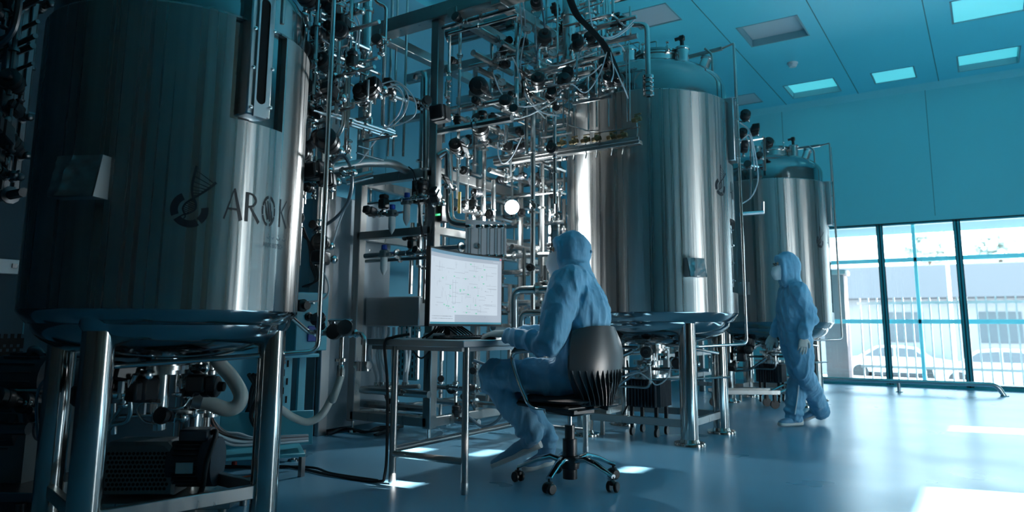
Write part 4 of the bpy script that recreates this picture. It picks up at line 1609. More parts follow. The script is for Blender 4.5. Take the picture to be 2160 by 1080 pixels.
pipe(vt, [D(790, -30, 4.8), D(793, 5, 4.8), D(815, 14, 4.8), vert(812, 14, 170, 4.8)[1]], .013, .03)
pipe(vt, [vert(808, 170, 262, 4.8)[0], vert(808, 170, 264, 4.8)[1], along(vert(808, 170, 268, 4.8)[1], 1, 832)], .012, .03)
pipe(vt, [vert(730, 100, 262, 4.2)[0], vert(727, 100, 272, 4.2)[1], D(700, 300, 4.2), D(683, 312, 4.2), vert(683, 312, 345, 4.2)[1]], .012, .05)
pipe(vt, [D(765, 250, 4.7), D(765, 298, 4.7), along(D(765, 298, 4.7), 0, 826), along(D(826, 283, 4.75), 1, 835)], .011, .02)
for px, y, w, s, kd in ((660, 115, 4.2, 1.3, 'act'), (722, 75, 4.3, 1.2, 'act'), (712, 210, 4.2, 1.2, 'block'), (706, 320, 4.1, 1.6, 'act'), (683, 362, 4.1, 1.7, 'block'), (700, 385, 4.05, 1.5, 'block'), (805, 97, 4.6, 1.0, 'wheel'),
                        (790, 205, 4.6, 1.3, 'act'), (800, 192, 4.6, 1.3, 'block'), (775, 200, 4.6, 1.2, 'act'), (830, 195, 4.8, 1.1, 'block'), (686, 520, 4.2, 1.2, 'act'), (692, 548, 4.15, 1.4, 'block'), (655, 325, 4.4, 1.2, 'act'),
                        (695, 18, 4.3, 1.2, 'block'), (640, 50, 4.0, 1.1, 'act'), (770, 215, 4.7, 1.1, 'wheel'), (735, 315, 4.6, 1.0, 'lever'), (655, 190, 4.2, 1.2, 'act'), (682, 85, 4.3, 1.1, 'block'), (745, 130, 4.4, 1.0, 'act'),
                        (700, 150, 4.3, 1.2, 'act'), (680, 205, 4.4, 1.1, 'block'), (640, 245, 4.3, 1.1, 'act'), (660, 15, 4.2, 1.3, 'act'), (718, 30, 4.3, 1.0, 'block')):
    valve(vt, D(px, y, w), rnd.choice(((1, 0, 0), (0, 0, 1))), (rnd.uniform(.3, .9), -1, rnd.uniform(-.2, .5)), kd, s)
SB = MB()
for k in range(60):
    px, py = rnd.uniform(630, 760), rnd.uniform(0, 330)
    w = rnd.uniform(4.2, 5.1)
    a = D(px, py, w)
    axs = rnd.choice((V((1, 0, 0)), V((0, 1, 0)), V((0, 0, 1)), V((0, 0, 1))))
    pts = [a, a + axs * rnd.uniform(.08, .3)]
    if rnd.random() < .6:
        pts.append(pts[-1] + rnd.choice((V((0, 0, -1)), V((0, 0, 1)), V((.7, -.7, 0)))) * rnd.uniform(.06, .15))
    SB.tube(fil(pts, .025, 3), rnd.choice((.007, .009, .011)), 7)
SB.build('small_tubing', M['pipe'], vt, 38, 'stuff')
# low branch with hand wheels below the control box
br = thing('valve_branch', 'bent pipe branch with three black hand wheels in front of the blue control box', 'valve branch', (-3.6, 3.4, 0))
pts = [D(610, 665, 4.0), D(652, 702, 4.2), along(D(652, 702, 4.2), 0, 770), ]
e = pts[-1]
pipe(br, [pts[0], pts[1], e, e + V((0, 0, -.15))], .014, .05, 10)
for px, y, kd, sd in ((681, 695, 'wheel', (0.2, -.6, .8)), (737, 696, 'wheel', (.5, -.8, .3)), (725, 720, 'wheel', (.3, -1, .1)), (708, 693, 'lever', (0, -.4, 1))):
    q = along(D(652, 702, 4.2), 0, px)
    valve(br, q, (1, 0, 0) if kd else (0, 0, 1), sd, kd, 1.25)
b = MB()
b.cyl(e + V((0, 0, -.15)), e + V((0, 0, -.2)), .04, n=16)
b.cyl(e + V((-.06, 0, -.17)), e + V((.04, 0, -.17)), .022, n=12)
b.build('end_flange', M['pipe'], br)
q = along(D(652, 702, 4.2), 0, 722)
b = MB()
b.cyl(q, q + V((0, 0, -.24)), .014, n=10)
b.lathe([(.014, -.16), (.035, -.155), (.035, -.14), (.014, -.135)], q, 14)
b.lathe([(.014, -.24), (.022, -.235), (.022, -.18), (.014, -.17)], q, 12)
b.build('hose_tail', M['pipe'], br)
HT = q + V((0, 0, -.24))
# ------------------------------------------------------------------ desk, monitor, chair
TZ = .848
t = thing('work_table', 'long stainless steel work table with tube legs that the seated person uses', 'table', (-2.8, 4.1, 0))
tx0, tx1, ty0, ty1 = -3.27, -2.47, 3.27, 4.96
b = MB()
b.box(((tx0 + tx1) / 2, (ty0 + ty1) / 2, TZ - .02), (tx1 - tx0, ty1 - ty0, .04), None, 0, .004)
b.box(((tx0 + tx1) / 2, (ty0 + ty1) / 2, TZ - .05), (tx1 - tx0 - .1, ty1 - ty0 - .1, .03))
b.build('table_top', M['sheet'], t)
for (x, y) in ((-2.52, 3.364), (-3.03, 3.33), (-2.54, 4.863), (-3.05, 4.86)):
    b = MB()
    b.cyl((x, y, .06), (x, y, TZ - .04), .0205, n=20)
    l = b.build('leg', M['satin'], t)
    b = MB()
    b.lathe([(.017, .07), (.0225, .06), (.0225, .015), (.018, 0), (0, 0)], (x, y, 0), 18)
    b.build('foot', M['sheet'], l)
for a, c in (((-2.52, 3.364, .175), (-3.03, 3.33, .175)), ((-2.54, 4.863, .175), (-3.05, 4.86, .175)), ((-3.03, 3.33, .20), (-3.05, 4.86, .20))):
    b = MB()
    b.cyl(a, c, .0195, n=18)
    b.build('rail', M['satin'], t)

# monitor
mon = thing('monitor', 'large curved monitor showing a pale process diagram on the table', 'monitor', (-2.95, 3.75, TZ))
mt_ = mat('screen_white', (.02, .02, .02), .3, emit=(.60, .70, .80), estr=.92)
mtb = mat('screen_header', (.02, .02, .02), .3, emit=(.16, .33, .47), estr=.8)
mtt = mat('screen_taskbar', (.02, .02, .02), .3, emit=(.06, .30, .40), estr=.8)
mtg = mat('screen_grey', (.02, .02, .02), .3, emit=(.44, .52, .62), estr=.85)
mtl = mat('screen_line', (.02, .02, .02), .3, emit=(.34, .42, .52), estr=.8)
mtn = mat('screen_green', (.02, .02, .02), .3, emit=(.20, .72, .52), estr=.8)
mtr = mat('screen_red', (.02, .02, .02), .3, emit=(.8, .2, .25), estr=.8)
ML, MR = D(907, 602, 4.25), D(1056, 617, 4.92)
zb, zt = TZ + .075, D(907, 521, 4.25).z
zbl = D(909, 683, 4.25).z
zb = zbl
e = V((MR.x - ML.x, MR.y - ML.y, 0))
Wm = e.length
e.normalize()
nrm = V((e.y, -e.x, 0))          # towards the viewer
if nrm.x < 0:
    nrm = -nrm
SAG = .05


def mp(u, v, o=0.0):
    """u 0..1 across, v 0..1 up, o out of the glass"""
    s = (1 - (2 * u - 1) ** 2) * SAG
    p = ML + e * (u * Wm) - nrm * (s - o)
    return V((p.x, p.y, zb + v * (zt - zb)))


def screen_patch(b, u0, u1, v0, v1, o, mi=0, n=None):
    n = n or max(1, int((u1 - u0) * 24))
    vs, fs = [], []
    for i in range(n + 1):
        u = u0 + (u1 - u0) * i / n
        vs += [mp(u, v0, o), mp(u, v1, o)]
    for i in range(n):
        fs.append((2 * i, 2 * i + 2, 2 * i + 3, 2 * i + 1))
    b.add(vs, fs, mi)


b = MB()
N = 24
vs, fs = [], []
for i in range(N + 1):
    u = -.012 + 1.024 * i / N
    for (v, o) in ((-.03, .002), (1.025, .002), (1.025, -.03), (-.03, -.03)):
        vs.append(mp(u, v, o))
for i in range(N):
    for k in range(4):
        fs.append((4 * i + k, 4 * i + 4 + k, 4 * i + 4 + (k + 1) % 4, 4 * i + (k + 1) % 4))
fs += [(0, 1, 2, 3), (4 * N, 4 * N + 3, 4 * N + 2, 4 * N + 1)]
b.add(vs, fs)
b.box(mp(.5, .5, -.07), (.05, .3, .2), Matrix.Rotation(math.atan2(e.y, e.x) - PI / 2, 3, 'Z'), 0, .02)
b.build('bezel', M['black'], mon, label='thin black casing')
b = MB()
screen_patch(b, .0, 1, 0, 1, .004, 0)
screen_patch(b, .0, 1, .955, 1, .0055, 1)
screen_patch(b, .0, 1, .90, .955, .0055, 4)
screen_patch(b, .0, 1, 0, .028, .0055, 2)
screen_patch(b, .955, 1, .028, .90, .0055, 3)
screen_patch(b, .4, .955, .028, .13, .0055, 3)
sc_ = b.build('screen', [mt_, mtb, mtt, mtg, mtg], mon, label='glowing pale screen')
b = MB()
rr = random.Random(3)
for k in range(90):      # thin diagram lines
    u, v = rr.uniform(.04, .9), rr.uniform(.16, .86)
    if rr.random() < .6:
        L_ = rr.uniform(.03, .16)
        screen_patch(b, u, min(.94, u + L_), v, v + .0035, .007, 0)
    else:
        screen_patch(b, u, u + .002, v, min(.88, v + rr.uniform(.03, .12)), .007, 0, 1)
for u in (.36, .40):
    screen_patch(b, u, u + .003, .28, .62, .0072, 0, 1)
screen_patch(b, .36, .403, .28, .285, .0072, 0, 1)
for (u, v) in ((.6, .86), (.78, .80), (.75, .69), (.65, .69), (.53, .64), (.77, .59), (.37, .66), (.19, .62), (.66, .53), (.31, .52), (.31, .49), (.46, .48), (.51, .48), (.46, .46), (.70, .41), (.57, .42), (.31, .38), (.56, .25), (.67, .27), (.22, .26), (.26, .245), (.29, .24), (.36, .23), (.39, .17), (.55, .16), (.68, .15)):
    screen_patch(b, u, u + .022, v, v + .011, .0075, 1, 1)
    screen_patch(b, u + .006, u + .016, v - .007, v + .0, .0075, 1, 1)
for (u, v) in ((.80, .48), (.80, .38), (.88, .33), (.73, .26), (.80, .10)):
    screen_patch(b, u, u + .01, v, v + .008, .0075, 0, 1)
for k in range(24):
    screen_patch(b, .03 + k * .014, .03 + k * .014 + rr.uniform(.004, .012), .10, .112, .0075, 0, 1)
    screen_patch(b, .03 + k * .014, .03 + k * .014 + rr.uniform(.004, .012), .07, .08, .0075, 0, 1)
screen_patch(b, .975, .995, .965, .99, .0075, 2, 1)
for k in range(5):
    screen_patch(b, .90 + k * .014, .908 + k * .014, .925, .935, .0075, 3, 1)
b.build('diagram', [mtl, mtn, mtr, mt_], sc_, ang=180)
b = MB()
q = mp(.5, 0, -.08)
b.box(q + V((0, 0, -.02)), (.05, .09, .3), None, 0, .01)
b.build('stand_neck', M['black'], mon)
b = MB()
b.box(V((q.x, q.y, TZ + .01)) + nrm * .06, (.22, .34, .02), Matrix.Rotation(math.atan2(e.y, e.x) - PI / 2, 3, 'Z'), 0, .008)
b.build('stand_base', M['black'], mon)
# keyboard, mouse, small white plug strip and cables on the table
ang = math.atan2(e.y, e.x) - PI / 2
kb = thing('keyboard', 'slim black keyboard on the table under the monitor', 'keyboard', (-2.72, 3.62, TZ))
b = MB()
b.box((-2.72, 3.62, TZ + .010), (.14, .42, .016), Matrix.Rotation(ang, 3, 'Z'), 0, .005)
b.build('case', M['black'], kb)
b = MB()
rz = Matrix.Rotation(ang, 3, 'Z')
for i in range(5):
    for k in range(15):
        b.box(V((-2.72, 3.62, TZ + .021)) + rz @ V((-.05 + i * .024, -.185 + k * .0265, 0)), (.019, .021, .007), rz, 0, .003)
b.build('keys', M['matte'], kb)
HANDP = D(1030, 707, 4.42)
ms = thing('computer_mouse', 'black mouse under the gloved hand on the table', 'mouse', (HANDP.x, HANDP.y, TZ))
b = MB()
b.lathe([(0, .034), (.02, .032), (.032, .02), (.034, .004), (.03, 0), (0, 0)], V((HANDP.x, HANDP.y, TZ)), 18)
b.xf(Matrix.Translation((HANDP.x, HANDP.y, 0)) @ Matrix.Diagonal((1.6, 1, 1, 1)) @ Matrix.Translation((-HANDP.x, -HANDP.y, 0)))
b.build('shell', M['black'], ms)
b = MB()
b.box((HANDP.x - .035, HANDP.y, TZ + .031), (.018, .006, .008), None, 0, .002)
b.build('wheel', M['matte'], ms)
t = thing('power_strip', 'white plug strip lying on the table behind the keyboard', 'power strip', (-2.9, 3.5, TZ))
b = MB()
b.box((-2.93, 3.62, TZ + .018), (.06, .26, .034), Matrix.Rotation(ang, 3, 'Z'), 0, .006)
b.build('body', M['white'], t)
b = MB()
for k in range(3):
    b.cyl((-2.93, 3.55 + k * .07, TZ + .035), (-2.93, 3.55 + k * .07, TZ + .037), .018)
b.build('sockets', M['matte'], t)


def cable(name, pts, r, m_, lab, cat, group=None, n=8, k=6):
    b = MB()
    b.tube(smooth_path(pts, k), r, n)
    o = b.build(name, M[m_])
    return tag(o, lab, cat, group)


for k in range(6):
    rr = random.Random(40 + k)
    x0, y0 = -2.90 - k * .02, 3.42 + k * .06
    cable('cable', [V((x0, y0, TZ + .006)), V((x0 + .06, y0 + .03, TZ + .05 + .01 * k)), V((x0 + .03, y0 + .12, TZ + .10)), V((x0 + .12, y0 + .18, TZ + .03)), V((x0 + .05, y0 + .3, TZ + .007))],
          .0055, 'cable', 'black cable looping in the heap behind the monitor on the table', 'cable', 'black cables heaped behind the monitor')
cable('cable', [V((-2.95, 3.36, TZ + .03)), V((-3.02, 3.285, TZ + .008)), V((-3.06, 3.262, TZ - .03)), V((-3.056, 3.29, .6)), V((-3.052, 3.30, .3)), V((-3.06, 3.30, .06)), V((-3.12, 3.29, .012)), V((-3.5, 3.27, .011)), V((-3.9, 3.30, .011)), V((-4.1, 3.15, .011)), V((-4.6, 2.9, .011))],
      .009, 'cable', 'black cable running down the table leg and across the floor to the tank', 'cable', None, 8, 8)
cable('cable', [V((-3.12, 3.31, .013)), V((-3.5, 3.30, .012)), V((-3.8, 3.35, .012)), V((-4.2, 3.05, .012)), V((-4.7, 2.75, .012))], .008, 'cable', 'second black cable beside the one across the floor', 'cable')
cable('cable', [V((-2.98, 3.40, TZ - .05)), V((-2.97, 3.5, TZ - .12)), V((-2.96, 3.6, TZ - .05))], .006, 'cable', 'short black cable drooping under the table top', 'cable')

# ---- office chair
CH = V((-2.17, 3.95, 0))
th = math.atan2(.966, .26)
CR = Matrix.Rotation(th, 3, 'Z')


def cl(x, y, z):
    return CH + CR @ V((x, y, z))


ch = thing('office_chair', 'office chair with grey ribbed back and chrome star base', 'chair', tuple(CH))
b = MB()
b.cyl(cl(0, 0, .03), cl(0, 0, .26), .044, n=24)
b.cyl(cl(0, 0, .26), cl(0, 0, .34), .031, n=20)
b.build('column_cover', M['black'], ch)
b = MB()
b.cyl(cl(0, 0, .32), cl(0, 0, .42), .014, n=16)
b.build('gas_lift', M['chrome'], ch)
b = MB()
b.lathe([(.036, .08), (.055, .09), (.06, .12), (.055, .16), (.036, .17)], CH, 24)
hub = b.build('hub', M['black'], ch)
for k in range(5):
    a = R_(-83 + 72 * k)
    d = V((math.cos(a), math.sin(a), 0))
    sd = V((-d.y, d.x, 0))
    b = MB()
    prof = [(.05, .135, .026, .018), (.12, .155, .026, .018), (.2, .135, .023, .016), (.27, .105, .02, .013), (.32, .085, .02, .012)]
    vs, fs = [], []
    n = 10
    for (r, z, hw, hh) in prof:
        for q in range(n):
            f = 2 * PI * q / n
            vs.append(CH + d * r + sd * (hw * math.cos(f)) + V((0, 0, z + hh * math.sin(f))))
    for i in range(len(prof) - 1):
        for q in range(n):
            q2 = (q + 1) % n
            fs.append((i * n + q, i * n + q2, (i + 1) * n + q2, (i + 1) * n + q))
    fs += [tuple(range(n)), tuple(range((len(prof) - 1) * n, len(prof) * n))]
    b.add(vs, fs)
    lg = b.build('base_leg', M['chrome'], ch)
    p = CH + d * .315
    b = MB()
    ca = a + (1.1, .2, 1.6, -.4, .8)[k]
    cd = V((math.cos(ca), math.sin(ca), 0))
    b.cyl(p + V((0, 0, .045)), p + V((0, 0, .085)), .008)
    b.box(p + V((0, 0, .052)), (.05, .03, .03), Matrix.Rotation(ca + PI / 2, 3, 'Z'), 0, .008)
    for s in (-1, 1):
        b.lathe([(0, -.011), (.024, -.011), (.030, -.006), (.030, .006), (.024, .011), (0, .011)], p + cd * (s * .022) + V((0, 0, .0305)), 20, cd)
    b.build('caster', M['black'], lg)
b = MB()
b.box(cl(0, .02, .465), (.46, .44, .03), CR, 0, .012)
b.box(cl(0, .0, .43), (.2, .24, .05), CR, 0, .012)
b.tube([cl(.05, .0, .42), cl(.2, .05, .40), cl(.26, .06, .405)], .006)
b.build('seat_pan', M['black'], ch)
b = MB()
vs, fs = [], []
NX, NY = 12, 12
for side in (0, 1):
    for i in range(NX + 1):
        for k in range(NY + 1):
            u, v = 2 * i / NX - 1, 2 * k / NY - 1
            x = u * math.sqrt(1 - v * v / 2.6)
            y = v * math.sqrt(1 - u * u / 2.6)
            ed = max(abs(u), abs(v))
            z = .505 + (.022 * (1 - ed ** 4) if side else -.028 * (1 - ed ** 6)) - .02 * max(0, v) ** 3
            vs.append(cl(x * .285, .01 + y * .285, z))
o_ = (NX + 1) * (NY + 1)
for s in (0, 1):
    for i in range(NX):
        for k in range(NY):
            q = [s * o_ + i * (NY + 1) + k, s * o_ + (i + 1) * (NY + 1) + k, s * o_ + (i + 1) * (NY + 1) + k + 1, s * o_ + i * (NY + 1) + k + 1]
            fs.append(q if s else q[::-1])
b.add(vs, fs)
b.build('seat', M['matte'], ch, label='black seat cushion')


def back_pt(u, v, o=0.0):
    """u -1..1 across, v 0..1 up the back shell"""
    z = .47 + .465 * v
    tab = (.115, .135, .165, .20, .225, .236, .238, .232, .22, .208, .19)
    k_ = min(9, int(v * 10))
    hw = tab[k_] + (tab[k_ + 1] - tab[k_]) * (v * 10 - k_)
    x = u * hw
    y = -.245 - .045 * math.sin(PI * v) * 1.0 - .06 * max(0, v - .4) + .085 * u * u
    zz = z - .03 * (abs(u) ** 3) * (v > .8) * (v - .8) / .2
    return cl(x, y - o, zz)


b = MB()
NX, NY = 16, 18
vs, fs = [], []
for s in (0, .014):
    for i in range(NX + 1):
        for k in range(NY + 1):
            vs.append(back_pt(2 * i / NX - 1, k / NY, s))
o_ = (NX + 1) * (NY + 1)
for s in (0, 1):
    for i in range(NX):
        for k in range(NY):
            fs.append([s * o_ + i * (NY + 1) + k, s * o_ + (i + 1) * (NY + 1) + k, s * o_ + (i + 1) * (NY + 1) + k + 1, s * o_ + i * (NY + 1) + k + 1])
for i in range(NX):
    for k in (0, NY):
        fs.append([i * (NY + 1) + k, (i + 1) * (NY + 1) + k, o_ + (i + 1) * (NY + 1) + k, o_ + i * (NY + 1) + k])
for k in range(NY):
    for i in (0, NX):
        fs.append([i * (NY + 1) + k, i * (NY + 1) + k + 1, o_ + i * (NY + 1) + k + 1, o_ + i * (NY + 1) + k])
b.add(vs, fs)
b.build('backrest', M['chair'], ch, label='smooth grey back shell')
for k in range(13):
    u = -.93 + 1.86 * k / 12
    b = MB()
    pts, N = [], 8
    for i in range(N + 1):
        v = .02 + .43 * i / N
        pts.append((back_pt(u, v, .012), back_pt(u * 1.04, v, .012 + .050 * (1 - i / N) ** .8 + .004)))
    tv = (back_pt(u + .02, .2) - back_pt(u - .02, .2)).normalized() * .0035
    vs = []
    for a, c in pts:
        vs += [a - tv, c - tv * .5, c + tv * .5, a + tv]
    fs = []
    for i in range(N):
        for q in range(4):
            q2 = (q + 1) % 4
            fs.append((4 * i + q, 4 * i + q2, 4 * i + 4 + q2, 4 * i + 4 + q))
    fs += [(0, 1, 2, 3), (4 * N, 4 * N + 1, 4 * N + 2, 4 * N + 3)]
    b.add(vs, fs)
    b.build('back_rib', M['chair'], ch)
b = MB()
b.bar(cl(0, -.1, .44), cl(0, -.25, .47), .12, .02)
b.bar(cl(0, -.245, .46), cl(0, -.285, .62), .10, .015)
b.build('back_bracket', M['black'], ch)
for s in (-1, 1):
    x = s * .275
    b = MB()
    b.tube(fil([cl(s * .16, .06, .445), cl(x, .06, .455), cl(x + s * .012, .16, .62), cl(x, .24, .765), cl(x, .08, .79), cl(x, -.13, .765)], .07, 6), .0135, 12)
    ar = b.build('arm_tube', M['chrome'], ch)
    b = MB()
    ap = smooth_path([cl(x, .215, .768), cl(x, .15, .800), cl(x, .0, .806), cl(x, -.15, .778)], 6)
    b.tube(ap, [.012 + .01 * math.sin(PI * i / (len(ap) - 1)) for i in range(len(ap))], 12)
    b.build('arm_pad', M['black'], ar)
# ------------------------------------------------------------------ people
from mathutils import noise as mnoise
M['gown'] = mat('coverall_fabric', (0.16, 0.41, 0.60), 0.7, sheen=0.3, bump=((13, 13, 5), 0.8, 0.02), var=(5, 0.06))


def section(c, ux, uy, n=18, p=2.4):
    out = []
    for k in range(n):
        a = 2 * PI * k / n
        ca, sa = math.cos(a), math.sin(a)
        out.append(c + ux * (abs(ca) ** (2 / p) * (1 if ca >= 0 else -1)) + uy * (abs(sa) ** (2 / p) * (1 if sa >= 0 else -1)))
    return out


def loft(b, secs, n=18, p=2.2):
    """secs: (centre, half-axis a, half-axis b)"""
    vs, fs = [], []
    for c, ux, uy in secs:
        vs += section(V(c), V(ux), V(uy), n, p)
    m_ = len(secs)
    for i in range(m_ - 1):
        for k in range(n):
            k2 = (k + 1) % n
            fs.append((i * n + k, i * n + k2, (i + 1) * n + k2, (i + 1) * n + k))
    fs += [tuple(range(n))[::-1], tuple(range((m_ - 1) * n, m_ * n))]
    b.add(vs, fs)


def limb(b, pts, rs, sub=4, n=14):
    """tapered limb through joints with smooth bends"""
    q = smooth_path(pts, sub)
    k = len(rs)
    rr = []
    for i in range(len(q)):
        t = i / (len(q) - 1) * (k - 1)
        j = min(int(t), k - 2)
        rr.append(rs[j] * (1 - (t - j)) + rs[j + 1] * (t - j))
    b.tube(q, rr, n)
    b.ball(q[0], rr[0] * .98, 12)
    b.ball(q[-1], rr[-1] * .98, 12)


def fused(b, name, m_, parent, vox, smooth_n=6, folds=(), label=None, ang=180):
    """one continuous skin over everything in b; folds = [(size, strength, stretch)]"""
    o = b.build(name, m_, parent, 180)
    md = o.modifiers.new('r', 'REMESH')
    md.mode = 'VOXEL'
    md.voxel_size = vox
    md = o.modifiers.new('s', 'SMOOTH')
    md.iterations = smooth_n
    md.factor = .5
    for i, (sz, stg) in enumerate(folds):
        tx = bpy.data.textures.new('fold', 'CLOUDS')
        tx.noise_scale = sz
        tx.noise_depth = 2
        md = o.modifiers.new('d', 'DISPLACE')
        md.texture = tx
        md.strength = stg
        md.mid_level = .5
        md.texture_coords = 'LOCAL'
    dg = bpy.context.evaluated_depsgraph_get()
    dg.update()
    me = bpy.data.meshes.new_from_object(o.evaluated_get(dg))
    o.modifiers.clear()
    old = o.data
    o.data = me
    me.name = name
    bpy.data.meshes.remove(old)
    for p in me.polygons:
        p.use_smooth = True
    if label:
        o['label'] = label
    return o


def ridges(p, seed, st, amp):
    """sharp creases of loose cloth, stretched along z"""
    q = V((p.x * st[0] + seed, p.y * st[1], p.z * st[2]))
    w_ = mnoise.noise_vector(q * .6) * .7
    a = 1 - abs(mnoise.noise(q + w_)) * 2.2
    return amp * (max(a, 0) ** 2 - .35)


def add_folds(o, fn, zh=9.0):
    """move vertices by fn(world point, normal) -> offset"""
    org = ORG[rootof(o)]
    me = o.data
    nn = [v.normal.copy() for v in me.vertices]
    for v, n in zip(me.vertices, nn):
        p = v.co + org
        v.co += fn(p, n) + n * (ridges(p, 3, (8.5, 8.5, 2.4), .013) + ridges(p, 11, (19, 19, 6), .005)) * (.35 if p.z > zh else 1)
    me.update()


def hand(parent, wrist, fwd, palm, side, curl=.5, s=1.0, spread=1.0):
    """gloved hand: palm normal 'palm' points out of the palm; side +1 thumb along fwd x palm"""
    f, pn = V(fwd).normalized(), V(palm).normalized()
    pn = (pn - f * pn.dot(f)).normalized()
    sd = f.cross(pn).normalized() * side       # towards the thumb
    w_ = V(wrist)
    b = MB()
    L = .092 * s
    loft(b, [(w_ - f * .03 * s, sd * .028 * s, pn * .021 * s), (w_, sd * .029 * s, pn * .020 * s), (w_ + f * L * .45, sd * .040 * s, pn * .017 * s), (w_ + f * L, sd * .043 * s, pn * .014 * s)], 16)
    for k, (off, ln, r) in enumerate(((.033, .072, .0098), (.011, .082, .0100), (-.011, .076, .0097), (-.032, .060, .0088))):
        base = w_ + f * (L * (.93 - .10 * (k == 3) - .03 * (k == 0))) + sd * off * s
        d = (f + sd * off * 1.5 * spread).normalized()
        pts = [base - d * .015 * s, base]
        a = 0
        q = base
        for j, fr in enumerate((.45, .30, .25)):
            a += curl * (.45, .55, .5)[j] * (1 + .12 * k)
            dd = d * math.cos(a) + pn * math.sin(a)
            q = q + dd * ln * s * fr
            pts.append(q)
        b.tube(pts, [r * s, r * s * 1.02, r * s * .98, r * s * .9, r * s * .72], 10)
        for j in range(1, len(pts)):
            b.ball(pts[j], r * s * (1.02, 1.0, .96, .88, .74)[j], 10)
    base = w_ + f * .022 * s + sd * .026 * s
    pts = [base, base + (f * .6 + sd * .75 + pn * .25).normalized() * .034 * s]
    pts.append(pts[-1] + (f * .85 + sd * .45 + pn * .4 * (curl + .3)).normalized() * .030 * s)
    pts.append(pts[-1] + (f * .95 + sd * .1 + pn * .5 * (curl + .3)).normalized() * .024 * s)
    b.tube(pts, [.015 * s, .013 * s, .0112 * s, .0085 * s], 10)
    for j in range(4):
        b.ball(pts[j], (.015, .013, .0112, .0088)[j] * s, 10)
    return fused(b, 'glove', M['glove'], parent, .0035, 2, (), 'pale knitted glove')


def head_parts(root, hc, f, s=1.0):
    """skin head with face, mask; the hood belongs to the coverall"""
    f = V(f).normalized()
    up = V((0, 0, 1))
    up = (up - f * up.dot(f)).normalized()
    sd = f.cross(up).normalized()
    b = MB()
    R3 = Matrix((sd, f, up)).transposed()

    def q(x, y, z):
        return hc + R3 @ V((x, y, z)) * s
    i0 = len(b.v)
    b.ball((0, 0, 0), 1, 20)
    for i in range(i0, len(b.v)):
        p = b.v[i]
        b.v[i] = q(p.x * .078, p.y * .098 - .005, p.z * .118)
    loft(b, [(q(0, .03, -.04), R3 @ V((.062, 0, 0)), R3 @ V((0, .062, 0))), (q(0, .045, -.09), R3 @ V((.045, 0, 0)), R3 @ V((0, .045, 0))), (q(0, .058, -.118), R3 @ V((.022, 0, 0)), R3 @ V((0, .022, 0)))])
    b.tube([q(0, -.02, -.06), q(0, -.03, -.20)], .055 * s, 14)
    b.tube([q(0, .092, .012), q(0, .118, -.028), q(0, .098, -.036)], [.010 * s, .016 * s, .012 * s], 10)     # nose
    for x in (-.034, .034):
        b.ball(q(x, .083, .032), .019 * s, 10)                                    # brow
        b.ball(q(x * 2.35, -.01, -.012), .022 * s, 10, 0, (.6, .8, 1.3))       # ears under the hood
    return b, q, R3


def finish_face(root, q, s):
    for x in (-.031, .031):
        b = MB()
        b.ball(q(x, .086, .012), .012 * s, 12)
        ey = b.build('eye', M['white'], root)
        b = MB()
        b.ball(q(x, .0955, .012), .006 * s, 10)
        b.build('pupil', M['hair'], ey)
        b = MB()
        b.tube([q(x - .018, .098, .034), q(x, .104, .041), q(x + .018, .097, .036)], .0042 * s, 8)
        b.build('eyebrow', M['hair'], root)


def face_mask(root, q, s):
    b = MB()
    N, K = 12, 10
    vs, fs = [], []
    for i in range(N + 1):
        for k in range(K + 1):
            u, v = 2 * i / N - 1, k / K
            a = u * 1.25
            bul = 1 + .12 * math.sin(PI * v) + .010 * math.sin(v * PI * 7)
            vs.append(q(.082 * math.sin(a) * (1 - .34 * v * v), (.142 - .012 * abs(v - .55)) * (math.cos(a * .92)) * bul - .012, .008 - .128 * v + .012 * u * u * (1 - 2 * v)))
    for i in range(N):
        for k in range(K):
            fs.append((i * (K + 1) + k, (i + 1) * (K + 1) + k, (i + 1) * (K + 1) + k + 1, i * (K + 1) + k + 1))
    b.add(vs, fs)
    mk = b.build('face_mask', M['mask'], root, label='white pleated face mask')
    b = MB()
    for s_ in (-1, 1):
        for z0, z1 in ((.0, .01), (-.105, -.04)):
            b.tube(smooth_path([q(s_ * .077, .04, z0), q(s_ * .084, .0, (z0 + z1) / 2), q(s_ * .082, -.02, z1)], 4), .002 * s, 6)
    b.build('ear_loop', M['white'], mk)


def hood(b, q, R3, s):
    i0 = len(b.v)
    b.ball((0, 0, 0), 1, 24)
    for i in range(i0, len(b.v)):
        p = b.v[i]
        b.v[i] = q(p.x * .104, p.y * .122 - .026, p.z * .138 + .006)
    # peak over the brow, cheeks and the skirt down to the collar
    loft(b, [(q(0, .025, .105), R3 @ V((.065, 0, 0)) * s, R3 @ V((0, .05, .012)) * s), (q(0, .036, .075), R3 @ V((.085, 0, 0)) * s, R3 @ V((0, .055, .012)) * s), (q(0, .032, .05), R3 @ V((.09, 0, 0)) * s, R3 @ V((0, .05, 0)) * s)])
    for s_ in (-1, 1):
        b.tube([q(s_ * .07, .045, .08), q(s_ * .082, .045, .0), q(s_ * .072, .05, -.08), q(s_ * .04, .05, -.15)], [.022 * s, .02 * s, .022 * s, .03 * s], 12)
    loft(b, [(q(0, -.02, -.04), R3 @ V((.1, 0, 0)) * s, R3 @ V((0, .112, 0)) * s), (q(0, -.02, -.12), R3 @ V((.092, 0, 0)) * s, R3 @ V((0, .10, 0)) * s), (q(0, -.025, -.19), R3 @ V((.108, 0, 0)) * s, R3 @ V((0, .10, 0)) * s)])


